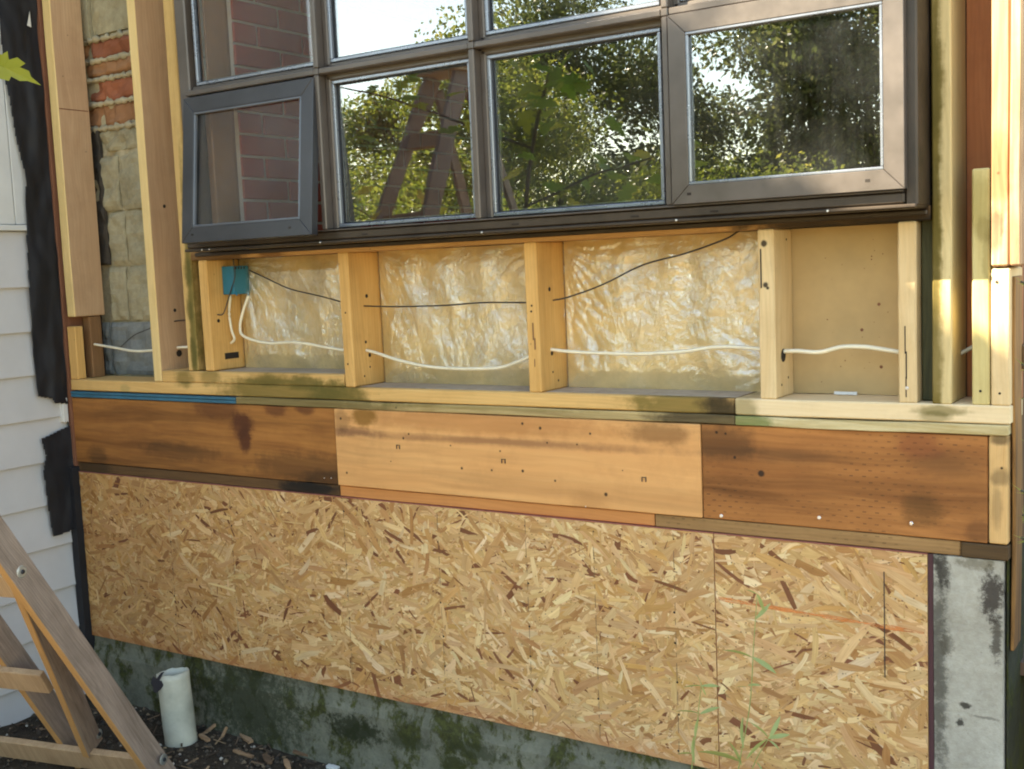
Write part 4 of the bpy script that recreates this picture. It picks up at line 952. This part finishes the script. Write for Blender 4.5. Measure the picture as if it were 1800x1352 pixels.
# ================================================================== STEPLADDER
RF = Vector((.838, -.372, -.235)); RTp = Vector((.727, -1.625, 2.09))
E_ = Vector((-.976, -.216, 0))
ld = thing('stepladder', tuple(RF), 'weathered wooden stepladder standing against the left corner', 'ladder')
def beam(name, p0, p1, w, t, wide, mat, par, label=None, edge=None, grain_axis=2):
    """board from p0 to p1, its width along `wide`, thickness t; local z runs along it so that the grain follows"""
    p0, p1 = Vector(p0), Vector(p1); z = (p1-p0).normalized(); x = (Vector(wide)-z*z.dot(Vector(wide))).normalized(); y = z.cross(x); L = (p1-p0).length
    vs, fs = board(-w/2, w/2, -t/2, t/2, 0, L, .002, .0015, 8)
    me = bpy.data.meshes.new(name); me.from_pydata([tuple(a) for a in vs], [], fs); me.update(); me.materials.append(mat)
    if edge is not None:
        me.materials.append(edge)
        for pl in me.polygons:
            if pl.normal.x < -.6: pl.material_index = 1
    o = bpy.data.objects.new(name, me); COL.objects.link(o); o.parent = par
    mm = Matrix(((x.x, y.x, z.x, p0.x), (x.y, y.y, z.y, p0.y), (x.z, y.z, z.z, p0.z), (0, 0, 0, 1)))
    loc = Matrix.Translation(-ORG[par.name]); o.matrix_local = loc @ mm; ORG[o.name] = ORG[par.name]
    if label: o['label'] = label
    return o
dirR = (RTp-RF).normalized(); fwid = (Vector((0, 1, 0))-dirR*dirR.y); fwid = fwid - E_*fwid.dot(E_); fwid.normalize()   # rail width direction, towards wall/up
beam('rail', RF, RTp, .084, .024, fwid, M_ladder, ld, 'near wooden rail with round steel washers', M_orange)
LF = RF+E_*.66; LT = RTp+E_*.19
beam('rail', LF, LT, .075, .024, fwid, M_ladder, ld, None, M_orange)
def on_rail(z, l=0): 
    t = (z-RF.z)/(RTp.z-RF.z); return (RF.lerp(RTp, t), LF.lerp(LT, t))
for z in (-.165, .13, .47, .80, 1.13, 1.46, 1.80):
    a, b = on_rail(z)
    if z == .13:
        b2 = b; a2 = a.lerp(b, .33); beam('rung', a2-fwid*0, b2, .075, .022, dirR, M_rung, ld, 'short lower rung ending at the diagonal brace')
    else: beam('rung', a+E_*.014, b-E_*.014, .078, .022, dirR, M_rung, ld)
beam('top_cap', RTp-E_*.03+Vector((0, 0, .01)), LT+E_*.03+Vector((0, 0, .01)), .16, .022, (0, 1, 0), M_rung, ld)
# diagonal brace boards inside the ladder
a, b = on_rail(-.14); up_, _ = on_rail(.50)
beam('brace', a.lerp(b, .36)+fwid*.018, up_+E_*.03+fwid*.02, .075, .022, fwid, M_ladder, ld, 'diagonal brace with a golden edge', M_orange)
a3, b3 = on_rail(-.235); c3, d3 = on_rail(.60)
beam('brace', a3.lerp(b3, .53)+fwid*.05, c3.lerp(d3, .66)+fwid*.05, .08, .022, fwid, M_ladder, ld, 'rear leg board behind the rungs', M_orange)
# rear legs of the A frame, standing out of frame towards the viewer
rl0, rl1 = RTp+Vector((0, -.03, -.06)), LT+Vector((0, -.03, -.06))
beam('rear_leg', (RF.x+.02, -2.75, -.26), rl0, .05, .022, (0, 1, .4), M_ladder, ld); beam('rear_leg', (RF.x-.62, -2.9, -.26), rl1, .05, .022, (0, 1, .4), M_ladder, ld)
for (px, py, par) in ((38, 1005, 0), (287, 1335, 0)):
    q = atP(px, py, RF-E_*.0125, E_); dsk = part('washer', disc(q, -E_, .0165, .003, 18), M_steel, ld); part('rod_end', disc(q-E_*.003, -E_, .006, .004, 10), M_gasket, dsk)
ae = a.lerp(b, .36)+fwid*.018
for (px, py) in ((115, 1185), (173, 1290)):
    q = atP(px, py, ae-E_*.0125, E_); 
    dsk = part('washer', disc(q, -E_, .0150, .003, 18), M_steel, ld); part('rod_end', disc(q-E_*.003, -E_, .006, .004, 10), M_gasket, dsk)

# ================================================================== SCRAPS
def scrap(px, py, L, w, ang, lab, pitch=.1, mat=None, t=.008):
    p_ = atP(px, py, (0, 0, -.245), (0, 0, 1)); p_.z = gz(p_.x, p_.y)+.014
    n = 8; V = []
    for i in range(n+1):
        u = i/n-.5; wv = w*(1-.5*abs(u)**2*2)*(1+.3*mnoise.noise(Vector((i*1.3, px, 0))))
        for s_ in (-1, 1):
            for z in (0, -t): V.append((u*L, s_*wv/2+.1*w*mnoise.noise(Vector((i*.9, py, s_))), z+.003*mnoise.noise(Vector((i, px, 7)))))
    Fc = []
    for i in range(n):
        b = i*4; Fc += [(b, b+4, b+6, b+2), (b+1, b+3, b+7, b+5), (b, b+1, b+5, b+4), (b+2, b+6, b+7, b+3)]
    Fc += [(0, 2, 3, 1), (n*4, n*4+1, n*4+3, n*4+2)]
    Mx = Matrix.Translation(p_) @ Matrix.Rotation(ang, 4, 'Z') @ Matrix.Rotation(pitch, 4, 'Y')
    V = [tuple(Mx @ Vector(v)) for v in V]
    o = part('wood_scrap', (V, Fc), mat or M_scrap); tag(o, lab, 'scrap wood', 'wood scraps on the soil'); return o
M_scrap = wood('torn_wood', (.48, .30, .17), (.22, .12, .06), 0, gscale=2, contrast=1.4, bump=.8)
M_scrapd = wood('bark_scrap', (.20, .12, .07), (.08, .045, .025), 0, gscale=2, contrast=1.4, bump=.8)
scrap(360, 1304, .055, .016, -.2, 'small pale wood scrap lying flat just right of the pipe foot')
scrap(368, 1288, .07, .010, 1.1, 'thin splinter leaning up right of the pipe', -.5)
scrap(432, 1300, .085, .02, -.35, 'reddish torn wood scrap in the middle of the litter')
scrap(428, 1325, .08, .010, .1, 'long thin pale splinter in front of the reddish scrap')
scrap(432, 1265, .085, .008, 1.2, 'upright pointed splinter leaning on the mossy foundation', -1.1)
scrap(408, 1268, .04, .012, -.1, 'small pale chip behind the litter near the foundation')
scrap(470, 1335, .06, .02, -.5, 'dark bark scrap right of the reddish scrap', .1, M_scrapd)
scrap(540, 1325, .09, .03, .3, 'broad dark bark scrap against the foundation foot', .1, M_scrapd)
scrap(505, 1345, .06, .016, -.6, 'pinkish wood scrap at the bottom edge of the photo')
scrap(585, 1346, .04, .02, .2, 'small white chip at the bottom edge near the concrete', .1, M_sidtrim)
scrap(392, 1300, .05, .006, 1.5, 'thin upright splinter stuck in the soil', -.9)

# ================================================================== PLANTS IN FRONT OF THE BOARD
def leafmesh(L, w, fold=.15, droop=.2, n=5):
    V = []; Fc = []
    for i in range(n+1):
        t = i/n; ww = w*math.sin(math.pi*min(1, t*.92+.06))**.8; z = -droop*L*t*t
        V += [(L*t, -ww/2, z+fold*ww), (L*t, 0, z), (L*t, ww/2, z+fold*ww)]
    for i in range(n):
        b = i*3; Fc += [(b, b+3, b+4, b+1), (b+1, b+4, b+5, b+2)]
    return V, Fc
def weed(pix, Y, leaves, lab, r=.0012):
    pts = smooth_path([at(x, y, Y) for x, y in pix], 6); base = pts[0].copy()
    g0 = Vector((base.x+.01, Y+.02, gz(base.x, Y))); pts = smooth_path([g0, g0.lerp(base, .5)], 6)[:-1]+pts
    t = thing('weed', tuple(g0), lab, 'weed')
    part('stem', tube(pts, [r*(1.3-.8*i/len(pts)) for i in range(len(pts))], 6), M_weed, t, smooth=True)
    proto = None
    for (px, py, L, ang, el, rot) in leaves:
        p_ = at(px, py, Y)
        if proto is None:
            vs, fs = leafmesh(1, .19); me = bpy.data.meshes.new('leaf'); me.from_pydata(vs, [], fs); me.update(); me.materials.append(M_weed); me.shade_smooth(); proto = me
        o = bpy.data.objects.new('leaf', proto); COL.objects.link(o); o.parent = t; o.location = p_-g0
        d = (RT*math.cos(ang)+UP*math.sin(ang)+fwd*el).normalized()
        o.rotation_euler = (Matrix.Rotation(0, 3, 'X') @ d.to_track_quat('X', 'Z').to_matrix() @ Matrix.Rotation(rot, 3, 'X')).to_euler(); o.scale = (L, L, L)
    return t
YW = -.55
weed([(1290, 1420), (1300, 1340), (1318, 1240), (1325, 1130), (1331, 1045)], YW, [(1331, 1045, .022, 2.6, .2, .9), (1332, 1045, .036, -1.2, 0, 1.4), (1328, 1088, .042, .75, .1, 1.2), (1322, 1156, .055, 2.75, .2, .8), (1323, 1156, .060, -.5, .1, .9), (1315, 1205, .030, .05, .3, .6), (1313, 1208, .02, 3.0, .3, .6), (1306, 1262, .055, -1.7, 0, 1.4), (1303, 1340, .085, 2.75, .1, .9), (1303, 1345, .05, 1.9, .1, 1.2)], 'tallest weed, a thin single stem in front of the right particle board panel')
weed([(1212, 1420), (1216, 1350), (1225, 1275), (1233, 1200)], YW-.05, [(1233, 1206, .033, 3.10, .2, .8), (1233, 1206, .038, .02, .2, .8), (1233, 1208, .026, 1.75, .2, 1.0), (1234, 1205, .020, -1.3, -.3, 1.2), (1230, 1255, .045, 2.9, .2, .7), (1231, 1255, .042, .35, .2, .7), (1228, 1262, .040, -1.85, .0, 1.4), (1220, 1295, .05, -1.7, .0, 1.4), (1218, 1325, .03, 3.0, .0, 1.0)], 'left-hand weed with a four-leaved tip at the panel joint')
weed([(1300, 1430), (1325, 1345), (1350, 1300)], YW-.10, [(1352, 1298, .045, 1.0, .2, 1.0), (1350, 1298, .045, .15, .2, .9), (1348, 1300, .05, -2.5, .1, 1.1), (1350, 1296, .04, 2.3, .2, 1.0), (1352, 1302, .03, -.6, .2, .7), (1330, 1340, .03, -.9, .2, .7)], 'bushy low weed right of the tall stem with a pale tip')

# ================================================================== SHRUB BY THE RIGHT CORNER
sh = thing('conifer_shrub', (3.24, .1, -.25), 'bright-tipped conifer shrub poking in beyond the right corner', 'shrub')
V = []; Fc = []; TW = []
tips = [(1800, 862, -.25), (1803, 905, -.22), (1802, 640, -.15), (1800, 945, -.2), (1810, 1000, .3), (1806, 1060, .5), (1812, 780, -.2), (1815, 700, -.1), (1808, 1150, .6), (1815, 1250, .5), (1800, 495, -.1)]
for (px, py, Y) in tips:
    c = at(px-6, py, Y); b = at(px+55, py+30, Y)
    TW.append(tube([b, c], .0025, 5))
    for k in range(34):
        t = random.random(); o_ = b.lerp(c, t); d = Vector((random.gauss(-.5, .6), random.gauss(-.1, .5), random.gauss(.2, .6))).normalized(); L = random.uniform(.014, .026); s_ = d.cross(Vector((.3, .8, .5))).normalized()*.0011
        n_ = len(V); V += [tuple(o_-s_), tuple(o_+s_), tuple(o_+d*L)]; Fc.append((n_, n_+1, n_+2))
part('needles', (V, Fc), M_needle, sh, kind='stuff'); [part('twig', q_, M_twig, sh) for q_ in TW]
part('stem', tube([(3.40, .1, -.28), (3.36, 0, .4), (3.33, -.1, 1.1)], [.02, .015, .006], 8), M_bark, sh)

# ================================================================== TREES
def leaf_cloud(centers, radii, n, size, seed, asp=.55, keep=None):
    r_ = np.random.default_rng(seed); k = len(centers)
    w = np.array([r[0]*r[1]*r[2] for r in radii])**.7; w /= w.sum(); ci = r_.choice(k, n, p=w)
    d = r_.normal(size=(n, 3)); d /= np.linalg.norm(d, axis=1)[:, None]; rad = r_.random(n)**.45
    P = np.array(centers)[ci]+d*np.array(radii)[ci]*rad[:, None]
    if keep is not None: P = P[keep(P)]; n = len(P)
    A = r_.normal(size=(n, 3)); A[:, 2] -= .4; A /= np.linalg.norm(A, axis=1)[:, None]
    B = np.cross(A, r_.normal(size=(n, 3))); B /= np.linalg.norm(B, axis=1)[:, None]
    s_ = (size*r_.uniform(.6, 1.3, n))[:, None]
    V = np.stack([P-A*s_*.5, P+B*s_*asp*.5, P+A*s_*.5, P-B*s_*asp*.5], 1).reshape(-1, 3)
    return V, n
def quads(name, V, n, mat, parent):
    me = bpy.data.meshes.new(name); me.vertices.add(4*n); me.vertices.foreach_set('co', (V-np.array(ORG[parent.name])).astype(np.float32).ravel())
    me.loops.add(4*n); me.loops.foreach_set('vertex_index', np.arange(4*n, dtype=np.int32)); me.polygons.add(n); me.polygons.foreach_set('loop_start', np.arange(0, 4*n, 4, dtype=np.int32)); me.polygons.foreach_set('loop_total', np.full(n, 4, dtype=np.int32)); me.update(calc_edges=True); me.materials.append(mat)
    o = bpy.data.objects.new(name, me); COL.objects.link(o); o.parent = parent; o['kind'] = 'stuff'; return o
def tree(name, x, y, h, cr_, n, size, mat, seed, lab, low=.15, dens=26, group='trees across the yard'):
    r_ = random.Random(seed); z0 = -.25
    t = thing(name, (x, y, z0), lab, 'tree', group)
    pts = [Vector((x+.12*h*mnoise.noise(Vector((i*.4, seed, 0)))*i/8, y+.12*h*mnoise.noise(Vector((i*.4, seed, 9)))*i/8, z0+h*.92*i/8)) for i in range(9)]
    part('trunk', tube(pts, [h*.017*(1-.85*i/8)+.01 for i in range(9)], 9), M_bark, t, smooth=True)
    cs = []; rs = []; lm = []
    for k in range(dens):
        f = low+(1-low)*(k+.5)/dens; a = r_.uniform(0, 2*math.pi); wz = cr_*math.sin(math.pi*min(1, (f-low)/(1-low)*.86+.12))**.7*r_.uniform(.35, 1.0)
        i = min(7, int(f*.92*8)); c = Vector((x+math.cos(a)*wz, y+math.sin(a)*wz, z0+h*f)); s_ = cr_*r_.uniform(.30, .52)
        cs.append(tuple(c)); rs.append((s_, s_, s_*.75)); p0 = pts[i]; lm.append(tube([p0, p0.lerp(c, .55)+Vector((0, 0, -.03*h)), c], [h*.006*(1-f)+.008, h*.004*(1-f)+.006, .003], 5))
    part('limbs', join(*lm), M_bark, t)
    V, n = leaf_cloud(cs, rs, int(n*1.5), size, seed); quads('crown', V, n, mat, t)
specs = [ # azimuth from -Y to -X (deg), distance, height, radius
    ('birch_tree', 17, 13, 5.8, 1.7, 30000, .075, M_leafd, 'dark dense tree mirrored at the right of the right sash'),
    ('birch_tree', 11, 13, 6.0, 1.8, 24000, .08, M_leafd, 'tall tree right of the mirrored group'),
    ('maple_tree', 23, 9.5, 2.2, 1.3, 18000, .055, M_leaf, 'low green tree mirrored at the bottom of the right sash'),
    ('alder_tree', 22, 15, 3.3, 1.6, 16000, .07, M_leaf, 'half-high tree under the sky gap of the right sash'),
    ('birch_tree', 29, 14, 5.2, 1.8, 26000, .080, M_leafd, 'tree with dark crown mirrored in the upper third pane'),
    ('alder_tree', 33, 11, 4.1, 1.7, 24000, .065, M_leaf, 'yellow green tree mirrored in the third pane'),
    ('maple_tree', 32, 8.0, 2.0, 1.3, 14000, .05, M_leaf, 'bushy low tree mirrored low in the third pane'),
    ('alder_tree', 39, 15, 4.05, 1.5, 20000, .08, M_leaf, 'rounded light green tree mirrored in the second pane'),
    ('alder_tree', 45, 13, 2.9, 1.9, 20000, .07, M_leaf, 'low broad tree mirrored in the second pane'),
    ('alder_tree', 54, 12, 3.0, 2.0, 14000, .08, M_leaf, 'tree beyond the white wing'),
    ('maple_tree', 41, 8.5, 2.0, 1.3, 12000, .05, M_leaf, 'low leafy tree behind the ladder top'),
    ('maple_tree', 15, 9.0, 2.2, 1.5, 12000, .055, M_leaf, 'low leafy tree behind the camera'),
]
for i, (nm, az, ds, h, cr_, n, size, mat, lab) in enumerate(specs):
    tree(nm, 1.8-ds*math.sin(R(az)), -.1-ds*math.cos(R(az)), h, cr_, n, size, mat, 20+i*3, lab, .06 if h < 3 else .12, 30)
hg = []
V = []
for i in range(46):
    az = R(-50+i*3.0); ds = 24+3*math.sin(i*2.3); hg.append((1.8-ds*math.sin(az), -.1-ds*math.cos(az), 1.0+1.3*abs(mnoise.noise(Vector((i*.7, 0, 0)))))); V.append((2.0, 1.6, 2.2))
hd = thing('far_thicket', (1.8, -24, -.25), 'belt of thick bushes closing off the far side of the yard', 'thicket')
hd['kind'] = 'stuff'
Vq, n = leaf_cloud(hg, V, 120000, .15, 77); quads('foliage', Vq, n, M_leaf, hd)

# unseen maple added as a sun blocker, shading most of the wall
lit = [ # sun gaps cut into the crown, (X, Z) polygons on the plane y = 0
    [(2.99, 1.0), (3.02, .96), (3.045, 1.03), (3.08, .99), (3.14, .95), (3.2, 1.30), (2.975, 1.25)],
    [(2.80, 1.235), (3.09, 1.235), (3.09, 2.2), (2.0, 2.2), (2.32, 1.68), (2.56, 1.64), (2.72, 1.44)],
    [(1.9, -1.7), (4.2, -1.7), (4.2, -.66), (1.9, -.66)],
    [(3.05, 1.25), (3.3, 1.25), (3.3, 2.5), (3.05, 2.5)],
]
def inpoly(px, pz, poly):
    c = np.zeros(len(px), bool); n = len(poly)
    for i in range(n):
        (a, b), (c2, d) = poly[i], poly[(i+1) % n]
        m_ = (b > pz) != (d > pz); xx = (c2-a)*(pz-b)/((d-b) if d != b else 1e-9)+a; c ^= m_ & (px < xx)
    return c
def keepf(P):
    t = P[:, 1]/SD.y; X = P[:, 0]-SD.x*t; Z = P[:, 2]-SD.z*t
    k = np.zeros(len(P), bool)
    for po in lit: k |= inpoly(X, Z, po)
    for dx, dz in ((.035, 0), (-.035, 0), (0, .035), (0, -.035)):
        for po in lit: k |= inpoly(X+dx, Z+dz, po)
    return ~k
mt = thing('added_shade_maple', (-6.2, -5.4, -.25), 'unseen maple added to shade the wall, its crown cut open for sun patches', 'tree')
cs = []; rs = []
dist = 7.5
r_ = random.Random(5)
for i in range(9):
    for j in range(9):
        X = -1.6+5.6*i/8; Z = (-1.35 if X < 1.3 else -.75)+4.6*j/8; c = Vector((X, 0, Z))+SD*(dist+r_.uniform(-.7, .7)); cs.append(tuple(c)); rs.append((.55, .55, .5))
V, n = leaf_cloud(cs, rs, 30000, .15, 99, .8, keepf); quads('crown', V, n, M_mapleg, mt)
tc = Vector((1.2, 0, 1.0))+SD*dist
part('trunk', tube(smooth_path([(-6.2, -5.4, -.3), (-6.0, -5.3, 1.5), (-5.4, -4.9, 3.2), tuple(tc+Vector((-1, -.8, -.5)))], 5), [.17-.006*i for i in range(16)], 10), M_bark, mt, smooth=True)
lm = [tube([(-5.7, -5.1, 2.5+k*.12), (Vector((-5.7, -5.1, 3))+Vector(cs[k*5]))*.5+Vector((0, 0, .2)), cs[k*5]], [.05, .03, .008], 6) for k in range(16)]
part('limbs', join(*lm), M_bark, mt)

# unseen leafy limbs added overhead to dim the left end of the wall
cs = [(-1.2+.5*(k % 5)+r_.uniform(-.2, .2), -1.6-.45*(k//5)+r_.uniform(-.2, .2), 3.3+.15*(k % 3)+r_.uniform(-.1, .2)) for k in range(20)]
V, n = leaf_cloud(cs, [(.42, .42, .22)]*20, 9000, .13, 41, .8); quads('dimming_foliage', V, n, M_mapleg, mt)
part('bough', tube(smooth_path([(-5.4, -4.9, 3.2), (-3.4, -3.6, 3.7), (-1.4, -2.5, 3.5), (.6, -1.9, 3.4)], 5), [.07-.004*i for i in range(16)], 8), M_bark, mt, smooth=True)

# young maple branch by the ladder, mirrored in the glass; one leaf reaches into the top left corner
def maple_mesh():
    out = []
    lob = [(-.02, 0), (.10, .07), (.02, .30), (.16, .26), (.20, .42), (.33, .22), (.42, .36), (.60, .30), (.56, .16), (.72, .17), (.80, .07), (1.0, 0)]
    up_ = lob; pts = [(a, b) for a, b in up_]+[(a, -b) for a, b in up_[-2:0:-1]]
    V = [(a, b, -.12*a*a+.25*abs(b)-.35*b*b) for a, b in pts]; V.append((.35, 0, 0)); c = len(V)-1; n = len(pts)
    return V, [(i, (i+1) % n, c) for i in range(n)]
vs, fs = maple_mesh(); mme = bpy.data.meshes.new('leaf'); mme.from_pydata(vs, [], fs); mme.update(); mme.materials.append(M_maple)
ym = thing('young_maple', (-.1+.6, -2.3, -.25), 'young maple with yellow green lobed leaves by the ladder, mirrored in the panes', 'tree')
stem = smooth_path([(.5, -2.3, -.28), (.62, -2.1, .6), (.9, -1.75, 1.3), (1.15, -1.45, 1.72), (1.35, -1.25, 1.95)], 5)
part('trunk', tube(stem, [.016-.0005*i for i in range(len(stem))], 7), M_twig, ym, smooth=True)
brs = [[(.75, -1.95, 1.0), (.5, -1.6, 1.35), (.3, -1.2, 1.6)], [(1.0, -1.62, 1.5), (1.35, -1.7, 1.62), (1.7, -1.75, 1.7)], [(.9, -1.75, 1.3), (1.3, -1.9, 1.4), (1.65, -2.0, 1.45)], [(1.15, -1.45, 1.72), (.8, -1.1, 1.9), (.5, -.85, 2.0)], [(.7, -2.0, .9), (1.1, -2.2, 1.2), (1.5, -2.4, 1.35)]]
for b_ in brs: part('branch', tube(smooth_path(b_, 4), [.006-.0005*i for i in range(9)], 5), M_twig, ym)
r_ = random.Random(3); k = 0
tips_ = brs+[[(1.15, -1.45, 1.72), (1.3, -1.3, 1.9), (1.35, -1.25, 1.98)]]
for b_ in tips_:
    for i in range(26):
        t = r_.uniform(.15, 1.05); a = Vector(b_[0]).lerp(Vector(b_[1]), min(1, t*2)) if t < .5 else Vector(b_[1]).lerp(Vector(b_[2]), t*2-1)
        p_ = a+Vector((r_.gauss(0, .10), r_.gauss(0, .10), r_.gauss(0, .08)))
        # keep the direct view of the wall free
        d = p_-CAM; zc_ = d.dot(fwd)
        if zc_ > 0 and d.dot(RT)/zc_*F+900 > -40: continue
        mp = Vector((p_.x, -.13-p_.y, p_.z))-CAM; mx_ = mp.dot(RT)/mp.dot(fwd)*F+900
        if mx_ < 600: continue
        o = bpy.data.objects.new('leaf', mme); COL.objects.link(o); o.parent = ym; o.location = p_-ORG[ym.name]
        o.rotation_euler = (r_.uniform(-.6, .6), r_.uniform(-.3, .9), r_.uniform(0, 6.28)); s_ = r_.uniform(.07, .13); o.scale = (s_, s_, s_); k += 1
P0 = CAM+ray(-22, 108)*2.55; P1 = CAM+ray(66, 140)*2.5
d = P1-P0; o = bpy.data.objects.new('leaf', mme); COL.objects.link(o); o.parent = ym; o.location = P0-ORG[ym.name]; L = d.length
xx = d.normalized(); zz = (-(ray(30, 120)).normalized()+Vector((0, 0, .5))); zz = (zz-xx*zz.dot(xx)).normalized(); yy = zz.cross(xx)
o.rotation_euler = Matrix(((xx.x, yy.x, zz.x), (xx.y, yy.y, zz.y), (xx.z, yy.z, zz.z))).to_euler(); o.scale = (L, L*.62, L)
o['label'] = 'yellow green lobed leaf in the top left corner of the photo'
part('branch', tube(smooth_path([(1.15, -1.45, 1.72), tuple((Vector((1.15, -1.45, 1.72))+P0)*.5+Vector((0, 0, .03))), tuple(P0)], 4), .002, 5), M_twig, ym)
